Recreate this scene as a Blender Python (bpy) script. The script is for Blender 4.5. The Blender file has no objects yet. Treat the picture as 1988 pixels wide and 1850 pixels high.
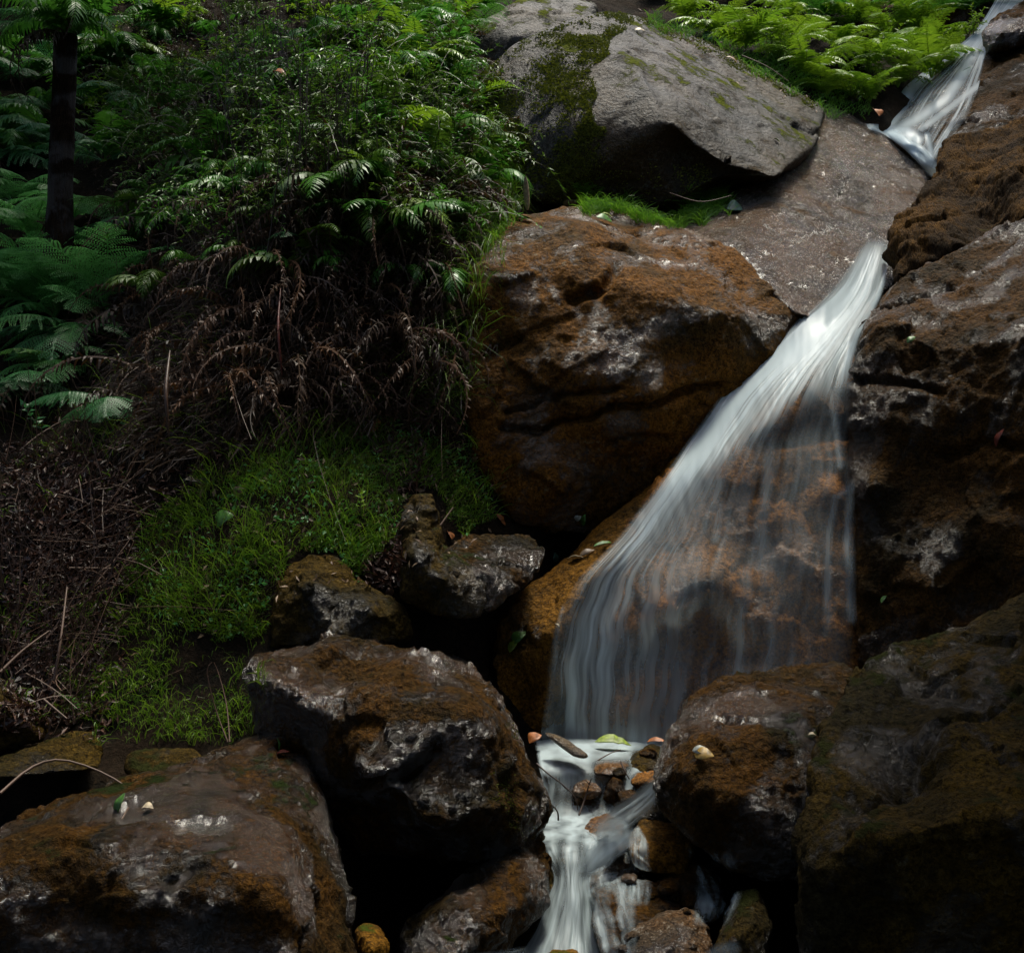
import bpy, bmesh, math, random, time
import numpy as np
from mathutils import Vector, Matrix, Euler
from mathutils.bvhtree import BVHTree
T0 = time.time()
random.seed(7); RNG = np.random.default_rng(7)
SC = bpy.context.scene; COL = SC.collection
R = math.radians

# ---------------------------------------------------------------- camera, sky, sun, exposure
CAMZ = 1.5; FPX = 2590.0; CU, CV = 994.0, 925.0     # the photograph measured on a 1988 x 1850 grid
cam_d = bpy.data.cameras.new('camera'); cam = bpy.data.objects.new('camera', cam_d); COL.objects.link(cam)
cam.location = (0, 0, CAMZ); cam.rotation_euler = (R(90), 0, 0)
cam_d.sensor_width = 36; cam_d.lens = 36*FPX/1988; cam_d.clip_start = .05; cam_d.clip_end = 200
SC.camera = cam
SUN_EL, SUN_AZ = R(74), R(25)          # the sun stands high over the slope, a little beyond it to the right
W = bpy.data.worlds.new('World'); SC.world = W; W.use_nodes = True
wn = W.node_tree.nodes; wl = W.node_tree.links; wn.clear()
wo = wn.new('ShaderNodeOutputWorld'); wb = wn.new('ShaderNodeBackground'); ws = wn.new('ShaderNodeTexSky')
ws.sky_type = 'NISHITA'; ws.sun_disc = False; ws.sun_elevation = SUN_EL; ws.sun_rotation = SUN_AZ
ws.dust_density = 4.0; ws.air_density = 1.0; ws.ozone_density = 1.0
wb.inputs[1].default_value = 0.14
wl.new(ws.outputs[0], wb.inputs[0]); wl.new(wb.outputs[0], wo.inputs[0])
sd = bpy.data.lights.new('sun', 'SUN'); sun = bpy.data.objects.new('sun', sd); COL.objects.link(sun)
sd.energy = 2.2; sd.angle = R(12); sd.color = (1.0, .97, .84)
dirv = Vector((math.sin(SUN_AZ)*math.cos(SUN_EL), math.cos(SUN_AZ)*math.cos(SUN_EL), math.sin(SUN_EL)))
sun.rotation_euler = dirv.to_track_quat('Z', 'Y').to_euler()
SC.view_settings.view_transform = 'Standard'; SC.view_settings.look = 'None'
SC.view_settings.exposure = 0.95; SC.view_settings.gamma = 1
SC.cycles.max_bounces = 8; SC.cycles.transparent_max_bounces = 24; SC.cycles.diffuse_bounces = 3
SC.cycles.glossy_bounces = 3; SC.cycles.caustics_reflective = False; SC.cycles.caustics_refractive = False
SC.cycles.use_denoising = True; SC.cycles.sample_clamp_indirect = 4

# ---------------------------------------------------------------- helpers
def P(u, v, d):
    return np.array([(u-CU)/FPX*d, d, CAMZ-(v-CV)/FPX*d])
def tag(o, label=None, cat=None, group=None, kind=None):
    if label: o['label'] = label
    if cat: o['category'] = cat
    if group: o['group'] = group
    if kind: o['kind'] = kind
    return o
def _hash(ix, iy, iz, s):
    h = (ix.astype(np.uint32)*np.uint32(374761393) + iy.astype(np.uint32)*np.uint32(668265263)
         + iz.astype(np.uint32)*np.uint32(2147483647) + np.uint32(s)*np.uint32(3266489917))
    h = (h ^ (h >> np.uint32(13)))*np.uint32(1274126177)
    h = (h ^ (h >> np.uint32(16)))*np.uint32(2246822519)
    return h ^ (h >> np.uint32(15))
def noise(p, s=0):
    """gradient noise, about -1..1"""
    f = np.floor(p); t = p-f; i = f.astype(np.int64); w = t*t*t*(t*(t*6-15)+10)
    out = 0
    for a in (0, 1):
        for b in (0, 1):
            for c in (0, 1):
                h = _hash(i[:, 0]+a, i[:, 1]+b, i[:, 2]+c, s)
                gx = (h & np.uint32(1023)).astype(float)/511.5-1
                gy = ((h >> np.uint32(10)) & np.uint32(1023)).astype(float)/511.5-1
                gz = ((h >> np.uint32(20)) & np.uint32(1023)).astype(float)/511.5-1
                d = gx*(t[:, 0]-a)+gy*(t[:, 1]-b)+gz*(t[:, 2]-c)
                wt = (w[:, 0] if a else 1-w[:, 0])*(w[:, 1] if b else 1-w[:, 1])*(w[:, 2] if c else 1-w[:, 2])
                out = out+d*wt
    return out*1.3
def fbm(p, octv=4, s=0, gain=.5):
    o = 0; a = 1.0; q = p.copy()
    for k in range(octv):
        o = o+a*noise(q, s+k*17); q = q*2.03+11.3; a *= gain
    return o
def chisel(p, s=0):
    """flat facets: every cell of a jittered lattice has its own tilted plane"""
    i0 = np.floor(p).astype(np.int64); best = np.full(len(p), 1e9); val = np.zeros(len(p))
    for a in (-1, 0, 1):
        for b in (-1, 0, 1):
            for c in (-1, 0, 1):
                ii = i0+np.array([a, b, c]); h = _hash(ii[:, 0], ii[:, 1], ii[:, 2], s)
                j = np.stack([(h & np.uint32(1023)), (h >> np.uint32(10)) & np.uint32(1023), (h >> np.uint32(20)) & np.uint32(1023)], 1)/1023.0
                q = p-(ii+j); d2 = (q*q).sum(1)
                h2 = _hash(ii[:, 0]+7, ii[:, 1]-3, ii[:, 2]+5, s+9)
                g = np.stack([(h2 & np.uint32(1023)), (h2 >> np.uint32(10)) & np.uint32(1023), (h2 >> np.uint32(20)) & np.uint32(1023)], 1)/511.5-1
                off = ((h2 >> np.uint32(5)) & np.uint32(255))/255.0-.5
                m = d2 < best
                best = np.where(m, d2, best); val = np.where(m, (q*g).sum(1)+off*.5, val)
    return val
def uv_of(co):
    return CU+co[:, 0]/co[:, 1]*FPX, CV-(co[:, 2]-CAMZ)/co[:, 1]*FPX
def seg_dist(u, v, pl):
    best = np.full(len(u), 1e9)
    for (a, b), (c, d) in zip(pl[:-1], pl[1:]):
        L2 = (c-a)**2+(d-b)**2; t = np.clip(((u-a)*(c-a)+(v-b)*(d-b))/L2, 0, 1)
        best = np.minimum(best, np.hypot(u-(a+t*(c-a)), v-(b+t*(d-b))))
    return best
def in_poly(u, v, poly):
    r = np.zeros(len(u), bool); n = len(poly)
    for i in range(n):
        x1, y1 = poly[i]; x2, y2 = poly[(i+1) % n]
        c = ((y1 > v) != (y2 > v)) & (u < (x2-x1)*(v-y1)/((y2-y1) or 1e-9)+x1)
        r ^= c
    return r
def mesh_np(name, co, faces, mat, uvs=None, smooth=True):
    """faces: (n,3) or (n,4) integer array"""
    me = bpy.data.meshes.new(name); co = np.asarray(co, np.float32); faces = np.asarray(faces, np.int32)
    n, k = faces.shape
    me.vertices.add(len(co)); me.vertices.foreach_set('co', co.ravel())
    me.loops.add(n*k); me.loops.foreach_set('vertex_index', faces.ravel())
    me.polygons.add(n); me.polygons.foreach_set('loop_start', np.arange(0, n*k, k, dtype=np.int32))
    me.polygons.foreach_set('use_smooth', np.full(n, smooth))
    me.update(calc_edges=True)
    if mat: me.materials.append(mat)
    return me
def link(name, me, loc=(0, 0, 0), parent=None):
    o = bpy.data.objects.new(name, me); COL.objects.link(o); o.location = loc
    if parent: o.parent = parent
    return o

# ---------------------------------------------------------------- materials
class NT:
    def __init__(s, name):
        s.m = bpy.data.materials.new(name); s.m.use_nodes = True; s.t = s.m.node_tree; s.t.nodes.clear()
        s.out = s.t.nodes.new('ShaderNodeOutputMaterial')
    def n(s, typ, ins=None, **kw):
        nd = s.t.nodes.new(typ)
        for k, v in kw.items(): setattr(nd, k, v)
        for k, v in (ins or {}).items():
            if hasattr(v, 'links') or isinstance(v, bpy.types.NodeSocket): s.t.links.new(v, nd.inputs[k])
            else: nd.inputs[k].default_value = v
        return nd
    def noise(s, vec, scale, detail=4, rough=.6, dist=0.0):
        return s.n('ShaderNodeTexNoise', {'Vector': vec, 'Scale': scale, 'Detail': detail, 'Roughness': rough, 'Distortion': dist}).outputs['Fac']
    def ramp(s, fac, a, b, lo=0.0, hi=1.0):
        return s.n('ShaderNodeMapRange', {'Value': fac, 'From Min': a, 'From Max': b, 'To Min': lo, 'To Max': hi}, interpolation_type='SMOOTHSTEP').outputs[0]
    def mix(s, fac, a, b):
        nd = s.t.nodes.new('ShaderNodeMix'); nd.data_type = 'RGBA'
        for i, v in ((0, fac), (6, a), (7, b)):
            if isinstance(v, bpy.types.NodeSocket): s.t.links.new(v, nd.inputs[i])
            else: nd.inputs[i].default_value = v if i == 0 else (*v, 1) if len(v) == 3 else v
        return nd.outputs[2]
    def math(s, op, a, b=0.0):
        nd = s.n('ShaderNodeMath', operation=op)
        for i, v in enumerate((a, b)):
            if isinstance(v, bpy.types.NodeSocket): s.t.links.new(v, nd.inputs[i])
            else: nd.inputs[i].default_value = v
        return nd.outputs[0]
def rock_mat(name, base=(.035, .028, .022), brown=(.12, .05, .012), grey=(.16, .16, .15), brown_at=.5, grey_at=.62,
             moss_at=.75, moss=(.05, .075, .008), wet=.5, rlo=.14, rhi=.5, bump=1.0, scale=1.0, stretch=(1, 1, 1), rot=0.0, spec=.5):
    t = NT(name); geo = t.n('ShaderNodeNewGeometry')
    pos = geo.outputs['Position']
    mp = t.n('ShaderNodeMapping', {'Vector': pos, 'Scale': stretch, 'Rotation': (0, rot, 0)}).outputs[0]
    big = t.noise(pos, 1.7*scale, 8, .62, .4)
    mid = t.noise(mp, 5*scale, 10, .68, .8)
    fine = t.noise(mp, 34*scale, 6, .7, .3)
    grain = t.noise(pos, 150*scale, 3, .6)
    sum1 = t.math('ADD', t.math('MULTIPLY', big, .62), t.math('MULTIPLY', mid, .38))
    c = t.mix(t.ramp(sum1, brown_at-.11, brown_at+.10), base, brown)
    gsum = t.math('ADD', t.math('MULTIPLY', mid, .5), t.math('MULTIPLY', fine, .5))
    c = t.mix(t.ramp(gsum, grey_at-.05, grey_at+.06), c, grey)
    n80 = t.noise(mp, 80*scale, 4, .7)
    mg = t.math('ADD', t.math('ADD', t.math('MULTIPLY', fine, .45), t.math('MULTIPLY', n80, .5)), t.math('MULTIPLY', grain, .3))
    c = t.mix(1.0, c, t.n('ShaderNodeCombineColor', {0: t.ramp(mg, .48, .78, .22, 2.0), 1: t.ramp(mg, .48, .78, .22, 2.0), 2: t.ramp(mg, .48, .78, .25, 1.95)}).outputs[0])
    c.node.blend_type = 'MULTIPLY'
    vor = t.n('ShaderNodeTexVoronoi', {'Vector': mp, 'Scale': 38*scale}, feature='F1')
    nz = t.n('ShaderNodeSeparateXYZ', {0: geo.outputs['Normal']}).outputs[2]
    mf = t.math('ADD', t.math('MULTIPLY', nz, .22), t.noise(pos, 3.1, 9, .72))
    mf = t.ramp(mf, moss_at-.04, moss_at+.05)
    mosscol = t.mix(t.noise(pos, 45, 4, .7), tuple(x*.35 for x in moss), tuple(x*1.7 for x in moss))
    c = t.mix(mf, c, mosscol)
    wetn = t.math('ADD', t.math('MULTIPLY', t.noise(pos, 2.3*scale, 3, .55, .8), .78), t.math('MULTIPLY', fine, .22))
    dry = t.math('MAXIMUM', t.ramp(wetn, wet-.07, wet+.06), mf)
    rough = t.ramp(dry, 0, 1, rlo, rhi)
    rough = t.math('MAXIMUM', rough, t.math('MULTIPLY', mf, .9))
    sp = t.ramp(dry, 0, 1, spec, .05)
    film = t.ramp(dry, 0, 1, .42, 1.0)            # a water film smooths the grain and darkens the stone
    h = t.math('ADD', t.math('MULTIPLY', mid, .9), t.math('MULTIPLY', fine, .62))
    h = t.math('ADD', h, t.math('MULTIPLY', t.math('MULTIPLY', vor.outputs['Distance'], .42), film))
    g2 = t.math('ADD', t.math('MULTIPLY', grain, .22), t.math('MULTIPLY', n80, .34))
    h = t.math('ADD', h, t.math('MULTIPLY', g2, film))
    h = t.math('ADD', h, t.math('MULTIPLY', t.math('MULTIPLY', mf, t.noise(pos, 110, 3, .7)), .8))
    dk = t.ramp(dry, 0, 1, .7, 1.0)
    c = t.mix(1.0, c, t.n('ShaderNodeCombineColor', {0: dk, 1: dk, 2: dk}).outputs[0]); c.node.blend_type = 'MULTIPLY'
    bp = t.n('ShaderNodeBump', {'Height': h, 'Strength': 1.0, 'Distance': .038*bump})
    b = t.n('ShaderNodeBsdfPrincipled', {'Base Color': c, 'Roughness': rough, 'Normal': bp.outputs[0], 'Specular IOR Level': sp})
    t.t.links.new(b.outputs[0], t.out.inputs[0])
    return t.m
M = {}
M['slab'] = rock_mat('slab_rock', base=(.034, .033, .028), brown=(.055, .034, .010), grey=(.065, .07, .07), brown_at=.52, grey_at=.57, moss_at=.72, moss=(.08, .095, .006), wet=.62, rlo=.5, rhi=.7, bump=.5, scale=1.3, spec=.22)
M['brown'] = rock_mat('brown_rock', base=(.034, .021, .006), brown=(.105, .043, .005), grey=(.085, .07, .045), brown_at=.48, grey_at=.60, moss_at=.9, wet=.475, rlo=.18, rhi=.6, bump=.6, spec=.6)
M['ramp'] = rock_mat('ramp_rock', base=(.055, .042, .028), brown=(.13, .062, .015), grey=(.17, .155, .125), brown_at=.49, grey_at=.54, moss_at=.9, wet=.60, rlo=.12, rhi=.5, bump=1.0, scale=1.7, spec=1.0)
M['fall'] = rock_mat('fall_rock', base=(.06, .032, .013), brown=(.20, .082, .015), grey=(.09, .08, .07), brown_at=.47, grey_at=.66, moss_at=.95, wet=.45, rlo=.25, rhi=.6, bump=.4, spec=.4)
M['ledge'] = rock_mat('ledge_rock', base=(.032, .019, .005), brown=(.11, .050, .005), grey=(.12, .08, .04), brown_at=.45, grey_at=.68, moss_at=.82, wet=.42, rlo=.15, rhi=.6, bump=.5, spec=.6)
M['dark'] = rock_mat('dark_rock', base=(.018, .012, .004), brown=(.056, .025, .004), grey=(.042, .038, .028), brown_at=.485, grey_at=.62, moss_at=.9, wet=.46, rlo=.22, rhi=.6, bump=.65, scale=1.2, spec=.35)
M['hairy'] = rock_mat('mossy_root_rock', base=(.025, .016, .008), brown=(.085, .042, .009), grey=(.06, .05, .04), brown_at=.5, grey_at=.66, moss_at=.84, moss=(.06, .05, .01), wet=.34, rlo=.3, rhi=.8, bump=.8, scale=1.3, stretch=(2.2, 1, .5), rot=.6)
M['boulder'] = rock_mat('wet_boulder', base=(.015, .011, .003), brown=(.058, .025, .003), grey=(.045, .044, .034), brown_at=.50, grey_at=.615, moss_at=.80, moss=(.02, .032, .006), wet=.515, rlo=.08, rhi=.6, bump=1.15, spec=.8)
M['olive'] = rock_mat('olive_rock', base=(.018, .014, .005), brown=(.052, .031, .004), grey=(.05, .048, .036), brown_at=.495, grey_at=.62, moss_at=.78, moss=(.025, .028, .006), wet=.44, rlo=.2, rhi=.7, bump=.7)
M['stone'] = rock_mat('stream_stone', base=(.05, .035, .022), brown=(.12, .058, .02), grey=(.17, .155, .13), brown_at=.5, grey_at=.58, moss_at=.9, wet=.48, rlo=.12, rhi=.5, bump=.35, scale=2, spec=.7)
def soil_mat():
    t = NT('soil'); pos = t.n('ShaderNodeNewGeometry').outputs['Position']
    a = t.noise(pos, 3, 8, .65); b = t.noise(pos, 40, 6, .7)
    c = t.mix(t.ramp(a, .4, .6), (.006, .005, .003), (.016, .010, .005))
    c = t.mix(t.ramp(b, .5, .7), c, (.03, .018, .009))
    bp = t.n('ShaderNodeBump', {'Height': t.math('ADD', a, t.math('MULTIPLY', b, .5)), 'Strength': 1.0, 'Distance': .06})
    s = t.n('ShaderNodeBsdfPrincipled', {'Base Color': c, 'Roughness': .95, 'Specular IOR Level': .1, 'Normal': bp.outputs[0]})
    t.t.links.new(s.outputs[0], t.out.inputs[0]); return t.m
M['soil'] = soil_mat()

# ---------------------------------------------------------------- the ground: one sheet through measured points
GC = [(.3, 4, -.6), (.3, 4.9, -.45), (.35, 5.3, -.2), (.4, 5.7, .05), (.45, 6.1, .2), (-3, -4, -.6), (3, -4, -.6), (0, 0, -.6), (0, 2.5, -.65),
      (-3, 2, -.4), (3, 2, -.2), (-7, -4, .2), (7, -4, .2), (-1.5, 3.8, -.4), (-1, 4.5, -.2), (-1.1, 5.3, .2), (-2, 5.6, .35), (-.5, 5.8, .45),
      (-1.15, 6.0, 1.25), (-.6, 6.12, 1.2), (-.2, 6.5, 1.2), (-1.15, 5.72, .7), (-.75, 6.5, 1.75), (-1.7, 6.3, 1.15), (-2.3, 6.4, 1.2), (-2.4, 7.5, 1.9),
      (-1.3, 6.75, 2.25), (-.4, 6.75, 2.15), (-.9, 7.05, 2.85), (-1.5, 7.2, 2.75), (-.9, 7.5, 3.4), (-1.9, 8, 2.9), (-3.2, 9, 3.2), (-1, 9, 4.4), (-3, 10.5, 4.3), (0, 9.5, 4.3), (.5, 11, 5.2),
      (2, 11.5, 5.3), (2.6, 10.3, 4.7), (1.3, 9.6, 4.1), (3.5, 11.5, 5.2), (3.2, 9.5, 3.4), (2.2, 8.5, 2.8), (1.5, 7.6, 1.6), (3, 7.3, 2.2), (4, 6.5, 2.4), (3.5, 5, .8),
      (7, 8, 5), (7, 4, 2), (7, 12, 7.5), (-7, 6, 3), (-8, 12, 6.5), (0, 15, 8), (5, 18, 10), (-5, 18, 9.5), (0, 23, 12), (1, 7.4, 1.0), (10, 23, 13), (-10, 23, 12)]
def tps_fit(pts, lam=.004):
    p = np.array(pts, float); n = len(p); d = np.hypot(p[:, None, 0]-p[None, :, 0], p[:, None, 1]-p[None, :, 1])
    K = np.where(d > 0, d*d*np.log(d+1e-12), 0)+lam*np.eye(n); Q = np.c_[np.ones(n), p[:, :2]]
    A = np.block([[K, Q], [Q.T, np.zeros((3, 3))]]); w = np.linalg.solve(A, np.r_[p[:, 2], 0, 0, 0])
    def f(x, y):
        d = np.hypot(x[:, None]-p[None, :, 0], y[:, None]-p[None, :, 1])
        return (np.where(d > 0, d*d*np.log(d+1e-12), 0)*w[:n]).sum(1)+w[n]+w[n+1]*x+w[n+2]*y
    return f
gf = tps_fit(GC)
def axis(a, b, fa, fb, fine, coarse):
    s = np.arange(fa, fb, fine); lo = np.arange(a, fa, coarse); hi = np.arange(fb, b+coarse, coarse)
    return np.r_[lo, s, hi]
gx = axis(-14, 14, -4, 4.6, .045, .5); gy = axis(-8, 24, 3.2, 12.5, .045, .5)
X, Y = np.meshgrid(gx, gy); xs, ys = X.ravel(), Y.ravel()
z = np.concatenate([gf(xs[i:i+20000], ys[i:i+20000]) for i in range(0, len(xs), 20000)])
gp = np.c_[xs, ys, z]
z = z+.10*fbm(gp*1.6, 4, 3)+.03*noise(gp*9, 8)
gco = np.c_[xs, ys, z]; nx, ny = len(gx), len(gy)
idx = np.arange(nx*ny).reshape(ny, nx)
gfaces = np.stack([idx[:-1, :-1], idx[:-1, 1:], idx[1:, 1:], idx[1:, :-1]], -1).reshape(-1, 4)
ground = link('ground', mesh_np('ground', gco, gfaces, M['soil']))
tag(ground, 'dark wet forest soil of the steep slope', 'ground', kind='structure')
SURF = {'ground': (gco, gfaces)}

# ---------------------------------------------------------------- rocks
def rock(key, name, label, hulls, mat, vox=.018, amp=.05, freq=2.2, chis=.03, cfreq=5, fine=.008, smooth=4, seed=1,
         sculpt=(), cracks=(), cat='boulder', group=None, kind=None, strata=0.0, rnd=0):
    bm = bmesh.new()
    for pts in hulls:
        b2 = bmesh.new(); vs = [b2.verts.new(P(*p)) for p in pts]
        r = bmesh.ops.convex_hull(b2, input=vs)
        bmesh.ops.delete(b2, geom=list({g for g in r['geom_interior']+r['geom_unused'] if isinstance(g, bmesh.types.BMVert)}), context='VERTS')
        me = bpy.data.meshes.new('t'); b2.to_mesh(me); b2.free(); bm.from_mesh(me); bpy.data.meshes.remove(me)
    bmesh.ops.recalc_face_normals(bm, faces=bm.faces)
    me = bpy.data.meshes.new('t'); bm.to_mesh(me); bm.free()
    o = bpy.data.objects.new('t', me); COL.objects.link(o)
    md = o.modifiers.new('r', 'REMESH'); md.mode = 'VOXEL'; md.voxel_size = vox
    sm = o.modifiers.new('s', 'SMOOTH'); sm.factor = .5; sm.iterations = smooth*3+6
    dg = bpy.context.evaluated_depsgraph_get(); me2 = bpy.data.meshes.new_from_object(o.evaluated_get(dg))
    bpy.data.objects.remove(o); bpy.data.meshes.remove(me)
    n = len(me2.vertices); co = np.empty(n*3); me2.vertices.foreach_get('co', co); co = co.reshape(-1, 3)
    nr = np.empty(n*3); me2.vertices.foreach_get('normal', nr); nr = nr.reshape(-1, 3)
    w = co+.12*np.stack([noise(co*1.9+5, seed), noise(co*1.9+9, seed+1), noise(co*1.9+2, seed+2)], 1)
    amp *= .72; d = amp*fbm(w*freq, 4, seed, .45)+.62*chis*chisel(w*cfreq, seed)+chis*.22*chisel(w*cfreq*2.3, seed+4)+fine*fbm(co*22, 2, seed+6)
    rid = 1-np.abs(noise(w*freq*1.4, seed+30))*2.2
    d = d-amp*.2*np.clip(rid-.8, 0, 1)*4+.003*fbm(co*45, 2, seed+61)
    if strata:
        q = co[:, 2]*9+co[:, 0]*2+1.3*noise(co*2, seed+3); d = d+strata*(np.abs((q % 1)-.5)-.25)
    uu, vv = uv_of(co)
    for (a, b, r, h) in sculpt: d = d+h*np.exp(-((uu-a)**2+(vv-b)**2)/(r*r))
    for (pl, wd, dep) in cracks:
        jit = 5*noise(co*14, seed+50)
        d = d-dep*np.exp(-(np.maximum(seg_dist(uu+jit, vv+jit, pl)-wd*.3, 0)/wd)**2)
    co = co+nr*d[:, None]
    base = np.array([co[:, 0].mean(), co[:, 1].mean(), co[:, 2].min()])
    nf = len(me2.polygons); fl = np.empty(nf*4, np.int32)
    me2.loops.foreach_get('vertex_index', fl); fl = fl.reshape(-1, 4)
    SURF[key] = (co, fl)
    me2.vertices.foreach_set('co', (co-base).ravel()); me2.polygons.foreach_set('use_smooth', np.ones(nf, bool))
    me2.materials.clear(); me2.materials.append(M[mat]); me2.update(); me2.name = name
    ob = link(name, me2, base); tag(ob, label, cat, group, kind)
    return ob
exec_rocks = True
ROCK = {}
ROCK['slab'] = rock('slab', 'boulder', 'big tilted boulder with flat grey top face and mossy left side above the fall',
    [[(1175, 22, 8.95), (1255, 35, 9.5), (1400, 92, 9.95), (1605, 212, 9.6), (1592, 275, 8.9), (1512, 345, 8.0), (1300, 235, 7.9), (1238, 140, 8.2), (1100, 45, 8.85), (1000, 85, 8.75),
      (925, 150, 8.65), (945, 270, 8.4), (1040, 390, 8.2), (1200, 418, 8.2), (1400, 400, 8.75), (1560, 320, 8.9), (950, 250, 11), (1100, 60, 11), (1500, 190, 11), (1500, 350, 10.5), (1100, 400, 10.5)]],
    'slab', vox=.02, amp=.035, freq=1.6, chis=.012, cfreq=4, fine=.004, smooth=3, seed=3, sculpt=[(1400, 330, 70, -.12), (1330, 300, 50, -.10), (1130, 250, 90, .06)],
    cracks=[([(1545, 240), (1600, 262)], 4, .04), ([(1160, 60), (1250, 110), (1300, 225)], 9, .02)])
ROCK['rear'] = rock('rear', 'boulder', 'rounded pale grey boulder behind the mossy corner of the big tilted boulder',
    [[(890, 78, 10.2), (935, 35, 10.3), (1000, 8, 10.4), (1090, -8, 10.5), (1160, 10, 10.5), (1150, 120, 10.1), (1000, 180, 10), (920, 160, 10), (1000, 70, 9.8), (1090, 80, 9.9), (900, 100, 11.5), (1150, 20, 11.8), (1100, 150, 11.5)]],
    'slab', vox=.025, amp=.05, seed=5)
ROCK['bulge'] = rock('bulge', 'rock_outcrop', 'broad brown bulging rock wall with thin cracks, left of the main fall',
    [[(900, 600, 6.75), (925, 520, 6.85), (990, 430, 7.2), (1120, 398, 7.75), (1290, 436, 7.8), (1430, 480, 7.5), (1545, 612, 7.1), (1480, 720, 6.95), (1330, 880, 6.8), (1280, 960, 6.8),
      (1150, 1040, 6.75), (1000, 1020, 6.65), (925, 900, 6.62), (900, 750, 6.68), (1050, 560, 6.8), (1250, 560, 6.75), (1400, 600, 6.8), (1150, 700, 6.6), (1300, 700, 6.62), (1000, 700, 6.8),
      (1100, 900, 6.65), (1250, 850, 6.65), (950, 600, 8.6), (1000, 440, 8.6), (1290, 450, 8.8), (1500, 650, 8.6), (1200, 1000, 8), (950, 950, 8)]],
    'brown', vox=.0165, amp=.06, freq=1.7, chis=.035, cfreq=3.2, fine=.008, smooth=3, seed=11, cat='rock face',
    sculpt=[(1130, 470, 60, .05), (1330, 680, 80, -.08), (1230, 900, 60, -.07), (1060, 960, 60, .05), (960, 650, 60, -.08), (1180, 820, 60, .05), (1390, 860, 60, .03)],
    cracks=[([(985, 800), (1060, 775), (1120, 765), (1200, 757)], 4, .05), ([(975, 830), (1040, 838), (1085, 822), (1150, 812), (1190, 785), (1260, 790), (1330, 765), (1400, 745)], 5, .07),
            ([(1180, 860), (1230, 845), (1300, 850)], 4, .045), ([(1110, 575), (1165, 560), (1200, 520)], 8, .06), ([(930, 690), (1000, 650)], 8, .04), ([(1240, 450), (1330, 480)], 5, .02)])
ROCK['ramp'] = rock('ramp', 'rock_outcrop', 'speckled grey brown rock ramp between the tilted boulder and the waterfall',
    [[(1290, 440, 8.0), (1420, 388, 8.4), (1560, 318, 9.0), (1610, 208, 9.8), (1690, 238, 9.9), (1810, 332, 9.3), (1745, 400, 8.6), (1735, 450, 8.2), (1730, 560, 7.5), (1600, 622, 7.05),
      (1550, 612, 7.0), (1440, 475, 7.5), (1300, 600, 8.6), (1800, 600, 9), (1700, 400, 11), (1500, 400, 10.5), (1350, 440, 9)]],
    'ramp', vox=.018, amp=.028, freq=1.8, chis=.014, cfreq=5, fine=.007, smooth=3, seed=17, cat='rock face', sculpt=[(1673, 575, 45, -.06)],
    cracks=[([(1610, 260), (1660, 330), (1630, 380)], 5, .03), ([(1545, 470), (1620, 440)], 4, .02)])
ROCK['fall'] = rock('fall', 'rock_outcrop', 'orange brown rock face under the veil of the main waterfall',
    [[(1560, 605, 7.2), (1700, 560, 7.25), (1730, 700, 6.95), (1700, 900, 6.8), (1560, 700, 6.8), (1440, 780, 6.7), (1360, 870, 6.6), (1300, 945, 6.55), (1400, 890, 6.42), (1560, 770, 6.52),
      (1640, 800, 6.55), (1480, 830, 6.4), (1700, 900, 8.2), (1350, 900, 8), (1550, 640, 8.4)],
     [(1300, 905, 6.5), (1420, 880, 6.4), (1560, 860, 6.42), (1650, 850, 6.5), (1710, 900, 6.6), (1350, 1020, 6.3), (1600, 1050, 6.28), (1050, 1480, 6.12), (1250, 1490, 6.0), (1500, 1490, 5.95),
      (1720, 1490, 5.95), (1180, 1060, 6.42), (1080, 1210, 6.28), (1045, 1350, 6.2), (1300, 1150, 6.15), (1500, 1200, 6.1), (1100, 1480, 7.5), (1720, 900, 8), (1250, 960, 8), (1720, 1480, 7.5)]],
    'fall', vox=.018, amp=.045, freq=2.4, chis=.04, cfreq=4, fine=.006, smooth=5, seed=23, cat='rock face',
    sculpt=[(1673, 570, 45, -.12), (1370, 1150, 55, .10), (1290, 1190, 26, .06), (1400, 1290, 60, -.06), (1610, 960, 30, .06)])
ROCK['ledge'] = rock('ledge', 'rock_outcrop', 'narrow orange ledge sloping down along the left edge of the main fall',
    [[(950, 1290, 6.05), (965, 1215, 6.2), (1020, 1150, 6.3), (1100, 1085, 6.42), (1200, 1005, 6.55), (1300, 925, 6.62), (1330, 880, 6.75), (1230, 1055, 6.35), (1110, 1180, 6.12), (1070, 1350, 6.02), (1050, 1470, 6.05),
      (960, 1420, 6.1), (1050, 1240, 6.0), (1000, 1420, 7.2), (1200, 1100, 7.4), (1320, 940, 7.4), (1000, 1200, 7)]],
    'ledge', vox=.016, amp=.04, freq=2.6, chis=.025, cfreq=6, fine=.006, seed=29, cat='rock face', sculpt=[(1000, 1340, 40, -.06)])
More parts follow.
